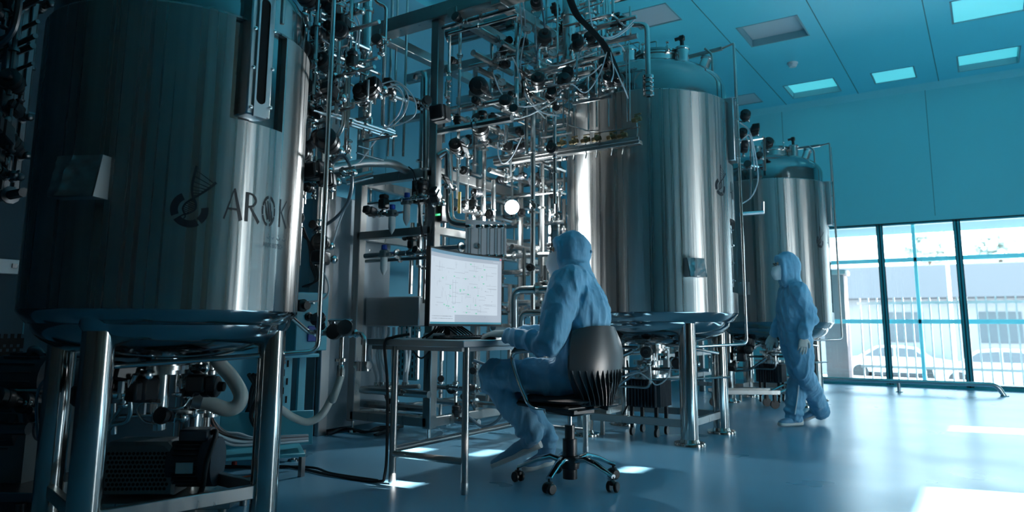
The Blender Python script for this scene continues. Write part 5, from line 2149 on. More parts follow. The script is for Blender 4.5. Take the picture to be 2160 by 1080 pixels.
def shoe(root, toe, heel, up, s=1.0, bootleg=None):
    """soft overshoe with a pale sole from heel to toe"""
    toe, heel, up = V(toe), V(heel), V(up)
    f = (toe - heel)
    L = f.length
    f.normalize()
    up = (up - f * up.dot(f)).normalized()
    sd = f.cross(up)
    b = MB()
    secs = []
    for t, w_, h in ((0.0, .026, .045), (.08, .035, .075), (.25, .038, .088), (.45, .040, .075), (.65, .046, .058), (.85, .044, .044), (.97, .028, .034), (1.0, .012, .026)):
        secs.append((heel + f * (L * t) + up * (h * .5 + .012), sd * w_ * s, up * h * .52))
    loft(b, secs, 16, 2.6)
    if bootleg is not None:
        a = heel + f * L * .2 + up * .06
        b.tube([a, a.lerp(V(bootleg), .5), V(bootleg)], [.052 * s, .056 * s, .06 * s], 16)
        b.ball(a, .05 * s, 12)
    so = fused(b, 'shoe_cover', M['shoe'], root, .008, 3, ((.05, .010),), 'blue cloth overshoe')
    b = MB()
    secs = []
    for t, w_ in ((-.01, .020), (.05, .035), (.25, .038), (.5, .038), (.7, .046), (.88, .044), (.98, .028), (1.01, .012)):
        hh = .017 + .014 * max(0, .35 - t) / .35
        secs.append((heel + f * (L * t) + up * (hh - .003), sd * w_ * 1.06 * s, up * hh))
    loft(b, secs, 16, 3.0)
    b.build('sole', M['sole'], so, 50, label='pale sole')
    return so


def wrinkle(pts_axis, amp, freq, seed=0):
    """cross folds around joints: list of (centre, axis, reach)"""
    def fn(p, n):
        o = 0.0
        for (c, ax, reach, am, fr) in pts_axis:
            d = p - c
            k = math.exp(-(d.length / reach) ** 2)
            if k > .02:
                o += am * k * math.sin(d.dot(ax) * fr + 2.0 * math.sin(d.x * 9 + d.z * 7))
        return n * o
    return fn


# ---- seated person
sp = thing('person', 'person in blue hooded coverall sitting on the office chair with a hand at the mouse', 'person', (-2.15, 3.95, 0), 'people in blue coveralls')
F2 = V((-.94, -.34, 0)).normalized()
LF = V((.34, -.94, 0)).normalized()       # the sitter's left
UP = V((0, 0, 1))
hip = V((-2.16, 3.95, .615))
HC = V((-2.185, 3.965, 1.385))
neck = V((-2.135, 3.965, 1.235))
shL, shR = neck + LF * .185 + V((-.01, 0, -.045)), neck - LF * .185 + V((-.03, 0, -.045))
elL, wrL = D(1152, 722, 4.13), D(1072, 708, 4.30)
elR, wrR = V((-2.40, 4.26, .90)), V((-2.62, 4.10, .89))
knL, anL, toL, heL = D(1037, 792, 4.55), D(1122, 915, 4.50), D(1040, 982, 4.66), D(1142, 944, 4.52)
knR, anR, toR, heR = D(1068, 800, 4.80), D(1155, 925, 4.68), D(1106, 996, 4.60), D(1165, 985, 4.75)
toL.z, toR.z, heR.z = .02, .012, .03
hpL, hpR = hip + LF * .10 + V((-.05, 0, 0)), hip - LF * .10 + V((-.05, 0, 0))
body = MB()
hb, q, R3 = head_parts(sp, HC, (V((-.91, -.41, -.12))), 1.0)
body.v, body.f, body.m = hb.v, hb.f, hb.m
loft(body, [(hip, LF * .15, F2 * .10), (hip + V((.03, 0, .2)), LF * .13, F2 * .09), (neck + V((.05, 0, -.16)), LF * .16, F2 * .10), (neck + V((.01, 0, -.02)), LF * .09, F2 * .06)])
limb(body, [neck + V((0, 0, -.05)), shL, elL, wrL], [.05, .048, .04, .028])
limb(body, [neck + V((0, 0, -.05)), shR, elR, wrR], [.05, .048, .04, .028])
limb(body, [hpL, knL, anL], [.075, .055, .038])
limb(body, [hpR, knR, anR], [.075, .055, .038])
fused(body, 'body', M['skin'], sp, .009, 2)
finish_face(sp, q, 1.0)
face_mask(sp, q, 1.0)
g = MB()
hood(g, q, R3, 1.0)
bk = -F2
secs = [(hip + V((.0, 0, -.06)), LF * .175, F2 * .135), (hip + V((.03, 0, .06)), LF * .195, F2 * .155), (hip + V((.065, 0, .18)), LF * .19, F2 * .150), (hip + V((.085, 0, .30)), LF * .205, F2 * .165),
        (hip + V((.085, 0, .42)), LF * .215, F2 * .165), (hip + V((.07, 0, .53)), LF * .205, F2 * .135), (neck + V((.02, 0, -.03)), LF * .17, F2 * .115), (neck + V((0, 0, .04)), LF * .12, F2 * .105), (neck + V((-.01, 0, .09)), LF * .10, F2 * .10)]
loft(g, secs, 24)
limb(g, [neck + LF * .1 + V((.03, 0, -.06)), shL, elL.lerp(shL, .45) + LF * .02, elL + V((.02, 0, 0)), elL.lerp(wrL, .5), wrL], [.10, .105, .098, .080, .064, .046], 5, 18)
limb(g, [neck - LF * .1 + V((.03, 0, -.06)), shR, elR.lerp(shR, .45), elR, elR.lerp(wrR, .5), wrR], [.085, .088, .078, .066, .056, .044], 5, 18)
limb(g, [hpL, hpL.lerp(knL, .5) + V((0, 0, .01)), knL, knL.lerp(anL, .45), anL], [.118, .105, .085, .090, .075], 5, 18)
limb(g, [hpR, hpR.lerp(knR, .5), knR, knR.lerp(anR, .45), anR], [.118, .105, .085, .085, .072], 5, 18)
cv_ = fused(g, 'coverall', M['gown'], sp, .0085, 7, ((.22, .022), (.06, .009)), 'pale blue hooded coverall')
add_folds(cv_, wrinkle([(elL, (wrL - elL).normalized(), .16, .008, 85), (elR, (wrR - elR).normalized(), .14, .008, 85), (knL, (anL - knL).normalized(), .16, .007, 70), (anL, (anL - knL).normalized(), .14, .009, 75),
                        (anR, V((0, 0, 1)), .12, .008, 80), (hip + V((0, 0, .05)), V((.3, 0, .95)), .22, .008, 60), (shL, V((.5, -.3, .8)).normalized(), .18, .006, 60), (wrL, (wrL - elL).normalized(), .09, .006, 110),
                        (hip + V((.16, 0, .38)), V((.2, .9, .25)).normalized(), .24, .007, 55)], 0, 0), 1.26)
hand(sp, D(1066, 704, 4.32), D(1004, 702, 4.46) - D(1066, 704, 4.32), (.1, .25, -1), -1, .30, 1.12)
hand(sp, wrR, V((-.9, -.35, -.06)), (0, 0, -1), 1, .3)
shoe(sp, toL, heL, (.1, 0, 1), 1.05, anL)
shoe(sp, toR, heR, (0, 0, 1), 1.05, anR)
b = MB()
b.bar(q(0, -.148, -.01) + R3 @ V((-.03, 0, 0)), q(0, -.148, -.01) + R3 @ V((.03, 0, 0)), .006, .018)
b.build('hood_strap', M['shoe'], sp)

# ---- walking person
wp = thing('person', 'person in blue hooded coverall walking past the far tank with arms hanging', 'person', (-1.62, 7.35, 0), 'people in blue coveralls')
W0 = 6.86
F3 = V((-.84, -.50, 0)).normalized()
LF = V((.50, -.84, 0)).normalized()
HC = D(1657, 562, W0)
neck = D(1672, 603, W0)
hip = D(1677, 712, W0)
shL, shR = neck + LF * .175 + V((.0, 0, -.06)), neck - LF * .175 + V((0, 0, -.06))
elL, wrL = D(1708, 668, 6.66), D(1695, 706, 6.62)
elR, wrR = D(1650, 672, 7.04), D(1632, 702, 7.0)
hpL, hpR = hip + LF * .09, hip - LF * .09
knR, anR = D(1684, 795, 6.95), D(1674, 872, 6.87)      # planted leg
knL, anL = D(1698, 790, 6.80), D(1730, 866, 7.10)      # trailing leg
body = MB()
hb, q, R3 = head_parts(wp, HC, (F3 + V((0, 0, -.10))), .98)
body.v, body.f, body.m = hb.v, hb.f, hb.m
loft(body, [(hip, LF * .15, F3 * .10), (hip.lerp(neck, .4), LF * .13, F3 * .09), (hip.lerp(neck, .75), LF * .16, F3 * .10), (neck, LF * .09, F3 * .06)])
limb(body, [neck, shL, elL, wrL], [.05, .048, .04, .028])
limb(body, [neck, shR, elR, wrR], [.05, .048, .04, .028])
limb(body, [hpL, knL, anL], [.075, .055, .038])
limb(body, [hpR, knR, anR], [.075, .055, .038])
fused(body, 'body', M['skin'], wp, .009, 2)
finish_face(wp, q, .98)
face_mask(wp, q, .98)
g = MB()
hood(g, q, R3, .98)
secs = [(hip + V((0, 0, -.07)), LF * .165, F3 * .125), (hip + V((0, 0, .03)), LF * .175, F3 * .135), (hip.lerp(neck, .25), LF * .18, F3 * .14), (hip.lerp(neck, .5), LF * .195, F3 * .15), (hip.lerp(neck, .75), LF * .20, F3 * .14),
        (hip.lerp(neck, .93), LF * .145, F3 * .10), (neck + V((0, 0, .03)), LF * .09, F3 * .085)]
loft(g, secs, 24)
limb(g, [neck + LF * .1 + V((0, 0, -.05)), shL, elL.lerp(shL, .5), elL, elL.lerp(wrL, .5), wrL], [.08, .085, .078, .068, .060, .050], 5, 18)
limb(g, [neck - LF * .1 + V((0, 0, -.05)), shR, elR.lerp(shR, .5), elR, elR.lerp(wrR, .5), wrR], [.08, .085, .076, .066, .058, .048], 5, 18)
limb(g, [hpL, hpL.lerp(knL, .5), knL, knL.lerp(anL, .5), anL], [.118, .108, .09, .092, .082], 5, 18)
limb(g, [hpR, hpR.lerp(knR, .5), knR, knR.lerp(anR, .5), anR], [.118, .108, .09, .092, .085], 5, 18)
cw = fused(g, 'coverall', M['gown'], wp, .0095, 7, ((.22, .022), (.06, .009)), 'pale blue hooded coverall')
add_folds(cw, wrinkle([(elL, (wrL - elL).normalized(), .14, .008, 80), (knR, V((0, 0, 1)), .16, .008, 60), (anR, V((0, 0, 1)), .14, .010, 75), (anL, (anL - knL).normalized(), .14, .010, 75),
                       (hip + V((0, 0, .06)), V((0, 0, 1)), .2, .008, 70)], 0, 0), neck.z + .04)
hand(wp, wrL + V((0, 0, -.02)), V((-.12, -.05, -1)), LF * -1, 1, .45)
hand(wp, wrR + V((0, 0, -.02)), V((-.45, -.25, -.9)), LF, -1, .5)
tR = V((anR.x, anR.y, 0))
fd = V((-.62, -.78, 0)).normalized()
shoe(wp, tR + fd * .17 + V((0, 0, .012)), tR - fd * .09 + V((0, 0, .012)), UP, 1.1, anR)
tL = D(1694, 889, 7.1)
tL.z = .015
shoe(wp, tL, D(1741, 871, 7.12), (-.25, -.1, 1), 1.1, anL)
for k, (an, kn) in enumerate(((anR, knR),)):
    b = MB()
    p0 = kn.lerp(an, -.02) + LF * .098 + F3 * .02
    p1 = an + LF * .095 + F3 * .02
    b.tube(smooth_path([p0, p0.lerp(p1, .5) + LF * .008, p1], 5), .006, 6)
    b.build('leg_zip', M['white'], wp, label='white zip line down the trouser leg')
# ------------------------------------------------------------------ flexible tubes and hoses
def ptube(pts, r, m_, lab, cat='tube', group=None, name='pneumatic_tube', n=7, k=6):
    return cable(name, [D(*p) for p in pts], r, m_, lab, cat, group, n, k)


GL = 'thin pale pneumatic tube looping out beside the valve tangle right of the big tank'
for k, pts in enumerate(([(800, 178, 4.6), (838, 172, 4.6), (872, 205, 4.6), (876, 240, 4.6), (845, 262, 4.65), (800, 272, 4.7)],
                         [(800, 186, 4.6), (835, 186, 4.6), (856, 215, 4.6), (848, 245, 4.65), (825, 268, 4.7)],
                         [(806, 190, 4.6), (842, 178, 4.6), (861, 205, 4.6), (852, 240, 4.6), (832, 262, 4.65)],
                         [(796, 182, 4.65), (830, 178, 4.65), (850, 200, 4.65), (842, 238, 4.65), (820, 265, 4.7), (790, 300, 4.7), (760, 340, 4.7), (738, 350, 4.6)],
                         [(690, 15, 4.3), (725, 20, 4.4), (752, 55, 4.4), (750, 95, 4.4), (735, 115, 4.4)],
                         [(700, 5, 4.3), (730, 10, 4.4), (757, 48, 4.4), (756, 100, 4.4)],
                         [(640, 25, 4.2), (655, 60, 4.2), (690, 90, 4.2), (720, 110, 4.3)])):
    ptube(pts, .0045, 'tubew', GL, 'tube', 'pale tubes looping beside the valve tangle')
ptube([(700, 345, 4.1), (722, 328, 4.1), (738, 350, 4.1), (742, 390, 4.1), (732, 430, 4.15), (705, 462, 4.2), (660, 490, 4.3)], .010, 'tubed', 'thick grey blue tube arching down from the black double valve', 'hose', None, 'hose')
ptube([(706, 332, 4.12), (730, 336, 4.1), (741, 375, 4.1), (734, 420, 4.15), (715, 470, 4.2), (700, 520, 4.2)], .006, 'tubew', 'pale tube running from the black double valve to the valve below it', 'tube')
ptube([(672, 560, 4.15), (690, 590, 4.1), (693, 615, 4.1), (680, 632, 4.1), (652, 637, 4.1)], .006, 'tubew', 'thin tube curling over the top of the blue control box', 'tube')
for k in range(4):
    ptube([(640, 480 + k * 6, 4.3), (652 + k * 3, 520, 4.3), (656 + k * 4, 560, 4.3), (665 + k * 2, 590, 4.25), (650 - k * 4, 605, 4.3)], .006, 'cable', 'black cable in the bundle above the blue control box', 'cable', 'black cables above the control box', 'cable')
ptube([(872, 375, 6.0), (880, 410, 6.0), (888, 470, 6.0), (897, 520, 6.05), (893, 560, 6.1)], .006, 'cable', 'black cable hanging inside the rack beside the front post', 'cable', None, 'cable')
ptube([(862, 352, 6.1), (875, 368, 6.05), (884, 430, 6.0), (890, 500, 6.05)], .006, 'cable', 'second black cable hanging inside the rack behind the front post', 'cable', None, 'cable')
# bundle sweeping over the middle tank
for k in range(5):
    o_ = k * 3
    ptube([(1190 + o_, -20, 5.7), (1210 + o_, 30, 5.7), (1240 + o_, 62, 5.7), (1268 + o_, 95, 5.7), (1285 + o_, 130, 5.7), (1296 + o_ * 1.2, 165, 5.65)], .008, 'cable', 'black cable in the bundle sweeping down to the head of the middle tank', 'cable', 'black cable bundle over the middle tank', 'cable')
GP = 'thin pale tube swinging through the pipes above the rack'
for k, pts in enumerate(([(1040, 155, 5.9), (1060, 200, 5.9), (1100, 225, 5.9), (1160, 210, 5.9), (1200, 165, 5.9), (1235, 80, 5.8)],
                         [(1080, 120, 5.9), (1110, 165, 5.9), (1170, 178, 5.8), (1240, 160, 5.8), (1270, 135, 5.7)],
                         [(1095, -10, 6.0), (1100, 60, 6.0), (1090, 130, 6.0), (1105, 195, 6.0), (1140, 235, 5.9), (1180, 245, 5.9)],
                         [(1102, -10, 6.0), (1108, 60, 6.0), (1098, 140, 6.0), (1112, 205, 6.0), (1150, 250, 5.9)],
                         [(1130, 60, 5.9), (1133, 110, 5.9), (1145, 130, 5.9), (1175, 138, 5.8), (1230, 120, 5.8), (1300, 95, 5.7), (1318, 108, 5.7)],
                         [(1255, 70, 5.7), (1280, 80, 5.7), (1310, 68, 5.7), (1338, 42, 5.7)],
                         [(1262, 76, 5.7), (1290, 82, 5.7), (1318, 66, 5.7), (1336, 50, 5.7)],
                         [(1150, 185, 5.9), (1200, 175, 5.8), (1235, 195, 5.8), (1265, 155, 5.7), (1280, 110, 5.7)],
                         [(1285, 120, 5.7), (1300, 150, 5.65), (1318, 190, 5.6), (1325, 208, 5.6)],
                         [(1288, 110, 5.7), (1294, 150, 5.65), (1290, 172, 5.6)],
                         [(1045, 240, 6.0), (1075, 250, 6.0), (1110, 245, 6.0), (1150, 225, 5.9), (1185, 200, 5.9)],
                         [(1050, 300, 6.2), (1052, 330, 6.2), (1062, 345, 6.2), (1080, 330, 6.2), (1100, 290, 6.1)],
                         [(1240, -20, 5.8), (1246, 40, 5.8), (1262, 85, 5.75), (1285, 100, 5.7)])):
    ptube(pts, .0055, 'tubew', GP, 'tube', 'pale tubes above the rack')
ptube([(1140, -10, 5.9), (1148, 50, 5.9), (1150, 80, 5.9), (1135, 100, 5.9), (1132, 130, 5.9)], .008, 'tubed', 'thick grey tube hanging in front of the upper gauges', 'hose', None, 'hose')
for k, pts in enumerate(([(1560, 258, 8.6), (1580, 275, 8.6), (1590, 310, 8.6), (1597, 350, 8.6), (1598, 385, 8.6), (1585, 415, 8.6), (1565, 430, 8.6)], [(1560, 300, 8.6), (1580, 285, 8.6), (1588, 320, 8.6), (1592, 360, 8.6)], [(1562, 270, 8.7), (1578, 300, 8.7), (1585, 330, 8.7)])):
    ptube(pts, .008, 'tubew', 'white tube looping beside the head of the farthest tank', 'tube', 'white tubes at the far tank')
for k, pts in enumerate(([(1320, 790, 6.2), (1345, 785, 6.0), (1370, 800, 6.0), (1385, 812, 6.0), (1405, 800, 6.0), (1415, 775, 6.1)], [(1290, 800, 6.2), (1330, 790, 6.1), (1365, 780, 6.1), (1372, 762, 6.2)])):
    ptube(pts, .006, 'tubew', 'pale tube drooping below the middle tank', 'tube', 'pale tubes below the middle tank')
ptube([(1322, 760, 6.4), (1330, 810, 6.4), (1325, 850, 6.5), (1312, 880, 6.6), (1316, 897, 6.7)], .008, 'cable', 'black cable hanging down the rear leg of the middle tank', 'cable', None, 'cable')
ptube([(1000, 760, 5.9), (1040, 780, 5.8), (1062, 830, 5.8), (1055, 880, 5.8), (1020, 900, 5.8), (990, 880, 5.9)], .012, 'tubed', 'dark hose looping below the rack behind the table', 'hose', None, 'hose')
# floor cables below the rack
for k in range(3):
    z = .012 + .01 * k
    pts = [onz(x, y, z) for x, y in ((690, 916 - k), (730, 905 - k), (770, 912 - k), (800, 900 + k * 4), (840, 905), (790, 917), (850, 900 - 2 * k))]
    cable('cable', pts, .009, 'cable', 'black cable lying in a coil on the floor under the rack', 'cable', 'black cables on the floor under the rack')
# thick white hoses
b = MB()
hp = smooth_path([HT + V((0, 0, .06)), HT, HT + V((-.02, -.03, -.12)), D(702, 835, 4.15), D(680, 873, 4.1), D(650, 890, 4.05), D(618, 880, 4.0), D(590, 862, 3.9), D(560, 850, 3.85)], 8)
b.tube(hp, .021, 14)
o = tag(b.build('silicone_hose', M['hose']), 'long milky hose sagging from the hand wheel branch to below the big tank', 'hose')
b = MB()
hp = smooth_path([D(448, 735, 3.75), D(462, 765, 3.75), D(488, 795, 3.75), D(508, 832, 3.72), D(500, 856, 3.7), D(478, 863, 3.68), D(448, 853, 3.66), D(425, 846, 3.65)], 8)
b.tube(hp, .037, 16)
t = thing('silicone_hose', 'thick milky hose bent in a U under the big tank', 'hose', D(480, 800, 3.7))
b.build('hose', M['hose'], t)
b = MB()
a, c = D(428, 847, 3.65), D(408, 843, 3.64)
b.cyl(a, c, .042, n=18)
b.cyl(c, D(395, 840, 3.64), .03, n=18)
b.build('hose_fitting', M['sheet'], t)

# ------------------------------------------------------------------ machinery under the big tank
t = thing('pump_motor', 'finned motor with a perforated guard box under the big tank', 'motor', (-3.45, 2.0, .1))
C0 = D(296, 985, 3.50)
# guard box faces the camera a little to the left
fx = V((.80, .60, 0)).normalized()
fy = V((fx.y, -fx.x, 0))          # towards the camera
rot = Matrix((fx, -fy, V((0, 0, 1)))).transposed()
W_, H_, DP = .34, .25, .16
C0.z = .235
b = MB()
pr = [(-W_ / 2, -H_ / 2), (W_ / 2, -H_ / 2), (W_ / 2, H_ / 2 - .05), (W_ / 2 - .05, H_ / 2), (-W_ / 2 + .02, H_ / 2), (-W_ / 2, H_ / 2 - .02)]
b.prism([C0 + fx * x + V((0, 0, z)) + fy * .0 for x, z in pr], -fy, DP)
pr2 = [(x * .93, z * .9 - .004) for x, z in pr]
N = len(pr)
b.add([C0 + fx * x + V((0, 0, z)) for x, z in pr] + [C0 + fx * x + V((0, 0, z)) + fy * .02 for x, z in pr2], [(k, (k + 1) % N, N + (k + 1) % N, N + k) for k in range(N)] + [tuple(range(N, 2 * N))])
gb = b.build('guard_box', M['motor2'], t)
b = MB()
for i in range(9):
    for k in range(15):
        x = -.145 + k * .0195 + (.0097 if i % 2 else 0)
        z = -.092 + i * .0205
        if x > .142:
            continue
        b.cyl(C0 + fx * x + fy * .0185 + V((0, 0, z)), C0 + fx * x + fy * .0212 + V((0, 0, z)), .0078, n=8)
b.build('perforation', M['dark'], gb)
A0 = C0 + fx * .19 - fy * .06 + V((0, 0, .02))
b = MB()
b.cyl(A0 - fx * .06, A0 + fx * .13, .10, n=28)
for k in range(28):
    a = 2 * PI * k / 28
    d = -fy * math.cos(a) + V((0, 0, 1)) * math.sin(a)
    b.bar(A0 + d * .108 - fx * .03, A0 + d * .108 + fx * .09, .004, .022, d)
b.cyl(A0 + fx * .10, A0 + fx * .16, .118, n=28)
b.box(A0 + V((0, 0, .13)) + fx * .05, (.14, .12, .06), rot, 0, .008)
b.build('motor_body', M['motor'], t)
b = MB()
b.box(A0 + fy * .119 + fx * .04 - V((0, 0, .01)), (.08, .006, .05), rot)
b.build('rating_plate', M['paper'], t)
b = MB()
b.tube(smooth_path([A0 + V((0, 0, .13)) + fx * .10, A0 + V((0, 0, .14)) + fx * .15 + fy * .03, A0 + fx * .15 + fy * .14 + V((0, 0, .02)), A0 + fx * .14 + fy * .18 - V((0, 0, .12)), A0 + fx * .02 + fy * .16 - V((0, 0, .19))], 6), .013, 10)
b.build('power_cable', M['cable'], t)
b = MB()
b.box(V((C0.x, C0.y, .085)) + fx * .1 - fy * .08, (.75, .42, .03), rot, 0, .004)
for sx_ in (-1, 1):
    for sy_ in (-1, 1):
        b.cyl(V((C0.x, C0.y, .0)) + fx * (.1 + sx_ * .33) - fy * (.08 + sy_ * .17), V((C0.x, C0.y, .08)) + fx * (.1 + sx_ * .33) - fy * (.08 + sy_ * .17), .02)
b.build('base_plate', M['satin'], t)
t = thing('drain_valve_block', 'dark cluster of valves and bent tubes hanging below the outlet of the big tank', 'valve block', (-3.28, 1.99, .5))
for px, y, w, s, kd, ax, stv in ((335, 818, 3.4, 1.5, 'block', (0, 0, 1), (.4, -.9, 0)), (375, 808, 3.45, 1.2, 'block', (0, 0, 1), (.8, .6, 0)), (398, 815, 3.5, 1.25, 'act', (0, 0, 1), (.8, .5, 0)), (280, 815, 3.25, 1.2, 'act', (0, 0, 1), (-.6, -.8, 0)), (300, 790, 3.3, 1.3, 'block', (1, 0, 0), (0, -1, .2)),
                                 (262, 830, 3.2, 1.4, 'block', (0, 0, 1), (-.3, -1, 0)), (395, 870, 3.5, 1.2, 'lever', (1, 0, 0), (.2, -1, .2)), (370, 880, 3.4, 1.1, 'wheel', (1, .3, 0), (.3, -1, .2)), (420, 775, 3.6, 1.2, 'act', (1, 0, 0), (.3, -.5, -.8))):
    valve(t, D(px, y, w), ax, stv, kd, s)
for pts, r in (([(335, 790, 3.4), (335, 905, 3.4)], .032), ([(272, 800, 3.2), (276, 870, 3.2), (268, 890, 3.2), (238, 895, 3.2)], .011), ([(225, 880, 3.3), (430, 868, 3.5)], .010), ([(240, 915, 3.3), (240, 850, 3.3)], .014),
               ([(340, 850, 3.3), (300, 848, 3.3), (285, 860, 3.3), (300, 890, 3.3), (335, 895, 3.3), (350, 878, 3.35)], .006), ([(355, 862, 3.3), (385, 862, 3.3), (400, 840, 3.35)], .006), ([(230, 905, 3.25), (255, 860, 3.2), (285, 790, 3.2)], .011)):
    b = MB()
    b.tube(fil([D(*p) for p in pts], .05, 4), r, 10)
    b.build('tube', M['pipe'], t)
for px, y, w in ((302, 832, 3.3), (302, 862, 3.3), (255, 817, 3.15)):
    b = MB()
    b.box(D(px, y, w), (.035, .01, .05))
    b.build('tag_plate', M['paper'], t)
t = thing('drain_standpipe', 'short vertical flanged pipe behind the milky hose under the big tank', 'pipe', D(440, 880, 3.95))
a, c = vert(441, 745, 878, 3.95)
b = MB()
b.cyl(a, c, .033, n=20)
b.build('tube', M['pipe'], t)
b = MB()
b.lathe([(0, 0), (.065, 0), (.065, .015), (.035, .02)], c, 20)
b.lathe([(.035, .10), (.045, .105), (.045, .125), (.035, .13)], c + V((0, 0, .12)), 20)
b.build('flange', M['pipe'], t)
b = MB()
b.cyl(V((c.x, c.y, 0)), c, .02)
b.build('support', M['satin'], t)
# low cable tray with bundled cables
t = thing('cable_tray', 'pale low tray on the floor carrying the cable bundle behind the big tank', 'cable tray', (-4.3, 3.0, 0))
q0, q1 = D(430, 905, 4.3), D(640, 905, 4.5)
b = MB()
z0_ = .16
b.bar(V((q0.x, q0.y, z0_)), V((q1.x, q1.y, z0_)), .40, .02)
b.bar(V((q0.x, q0.y, z0_ + .10)) + V((-.16, .22, 0)), V((q1.x, q1.y, z0_ + .10)) + V((-.16, .22, 0)), .012, .22)
b.build('tray', M['cyanpanel'], t)
for q in (q0, q1):
    b = MB()
    b.box((q.x, q.y, z0_ / 2), (.03, .03, z0_))
    b.build('support', M['satin'], t)
rr = random.Random(8)
for k in range(16):
    u = k / 15
    a = D(425 + rr.uniform(-6, 14), 860 + rr.uniform(-8, 8), 4.05 + u * .2)
    pts = [a, D(440 + 30 * u, 905 + rr.uniform(0, 12), 4.1 + .15 * u), D(485 + 20 * u, 936 - 20 * u + rr.uniform(-3, 3), 4.15 + .15 * u), D(540, 938 - 14 * u, 4.2 + .15 * u), D(600, 934 - 14 * u, 4.3 + .15 * u), D(650, 930 - 12 * u, 4.4 + .15 * u)]
    m_ = 'orange' if k in (5, 9) else ('tubew' if k % 3 == 0 else ('tubed' if k % 3 == 1 else 'cable'))
    if m_ == 'orange':
        cable('cable', pts, .006, m_, 'orange cable among the grey ones in the bundle under the big tank', 'cable', 'orange cables in the bundle')
    else:
        cable('cable', pts, .007, m_, {'tubew': 'pale', 'tubed': 'blue grey', 'cable': 'black'}[m_] + ' cable in the fanned bundle on the tray under the big tank', 'cable', 'cables on the tray')
for k in range(3):
    ptube([(525 + k * 8, 790, 4.5), (545 + k * 10, 830, 4.6), (530 + k * 12, 880, 4.6), (560 + k * 8, 930, 4.6)], .014, 'cable', 'thick black cable hanging behind the big tank leg', 'cable', 'thick black cables behind the tank', 'cable')
for k in range(4):
    ptube([(600, 740 + k * 8, 4.6), (560 - k * 8, 790 + k * 6, 4.7), (520, 870 + k * 8, 4.8), (500 - k * 6, 900, 4.8)], .012, 'cable', 'black cable crossing behind the big tank towards the control box', 'cable', 'black cables behind the big tank', 'cable')
cable('cable', [onz(x, y, .008) for x, y in ((410, 990), (440, 1003), (490, 1008), (545, 1000), (590, 985))], .006, 'orange', 'thin orange cable lying on the floor under the big tank', 'cable')
t = thing('small_red_cap', 'tiny red plastic cap on the floor behind the big tank leg', 'cap', onz(494, 983, 0))
p = onz(494, 983, 0)
b = MB()
b.lathe([(0, .03), (.016, .03), (.018, .02), (.018, 0), (0, 0)], p, 16)
b.build('cap', M['red'], t)
b = MB()
b.lathe([(.018, .004), (.024, .003), (.024, 0)], p, 16)
b.build('rim', M['red'], t)

# ------------------------------------------------------------------ dark equipment at the far left
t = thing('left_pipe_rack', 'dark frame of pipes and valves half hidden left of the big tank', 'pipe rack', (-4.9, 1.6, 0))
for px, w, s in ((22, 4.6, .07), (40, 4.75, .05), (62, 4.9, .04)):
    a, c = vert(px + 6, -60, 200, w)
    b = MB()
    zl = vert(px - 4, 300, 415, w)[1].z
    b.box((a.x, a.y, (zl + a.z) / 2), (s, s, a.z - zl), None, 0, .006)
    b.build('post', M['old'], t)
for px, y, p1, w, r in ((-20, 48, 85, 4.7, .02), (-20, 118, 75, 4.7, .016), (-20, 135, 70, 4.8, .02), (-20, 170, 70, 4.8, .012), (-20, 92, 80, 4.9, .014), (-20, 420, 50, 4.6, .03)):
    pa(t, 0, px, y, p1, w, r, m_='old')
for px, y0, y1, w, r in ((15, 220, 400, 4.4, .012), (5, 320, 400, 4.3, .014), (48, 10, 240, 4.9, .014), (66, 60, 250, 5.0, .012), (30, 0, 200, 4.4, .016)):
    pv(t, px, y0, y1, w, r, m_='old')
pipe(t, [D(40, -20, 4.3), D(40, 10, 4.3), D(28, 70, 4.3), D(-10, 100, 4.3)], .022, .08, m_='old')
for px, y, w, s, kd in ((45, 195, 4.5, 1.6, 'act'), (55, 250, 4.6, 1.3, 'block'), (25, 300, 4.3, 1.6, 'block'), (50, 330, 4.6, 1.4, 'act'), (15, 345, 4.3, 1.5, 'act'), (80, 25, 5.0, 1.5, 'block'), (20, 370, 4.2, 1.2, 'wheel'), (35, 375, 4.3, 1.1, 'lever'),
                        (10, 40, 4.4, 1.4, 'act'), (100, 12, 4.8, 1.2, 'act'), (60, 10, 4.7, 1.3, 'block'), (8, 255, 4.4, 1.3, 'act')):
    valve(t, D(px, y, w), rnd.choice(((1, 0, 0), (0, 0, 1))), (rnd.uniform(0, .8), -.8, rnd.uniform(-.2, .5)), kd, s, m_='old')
t = thing('wall_bracket', 'pale horizontal bar on the wall at the left edge', 'bracket', onx(15, 562, XL))
q0, q1 = onx(-40, 562, XL), onx(32, 562, XL)
b = MB()
b.box((XL + .03, (q0.y + q1.y) / 2, (q0.z + q1.z) / 2), (.06, q1.y - q0.y, .10), None, 0, .004)
b.build('bar', M['white'], t)
b = MB()
b.box((XL + .065, q1.y - .03, q1.z), (.012, .03, .03))
b.build('bolt', M['old'], t)
t = thing('wall_grille', 'slotted vent grille low on the wall at the left edge', 'grille', onx(22, 732, XL))
q0, q1 = onx(-20, 705, XL), onx(45, 765, XL)
b = MB()
b.box((XL + .012, (q0.y + q1.y) / 2, (q0.z + q1.z) / 2), (.02, q1.y - q0.y, q0.z - q1.z))
g_ = b.build('plate', M['wall_shaded'], t)
b = MB()
for k in range(9):
    for j in range(2):
        b.box((XL + .0235, q0.y + .02 + k * (q1.y - q0.y - .04) / 8, q1.z + (q0.z - q1.z) * (.27 + .46 * j) + (.02 if k % 2 else -.01)), (.004, .022, (q0.z - q1.z) * .36))
b.build('slots', M['dark'], g_)
t = thing('transfer_pump', 'dark pump with piping on a low skid at the left edge behind the tank leg', 'pump', (-4.3, 1.5, .3))
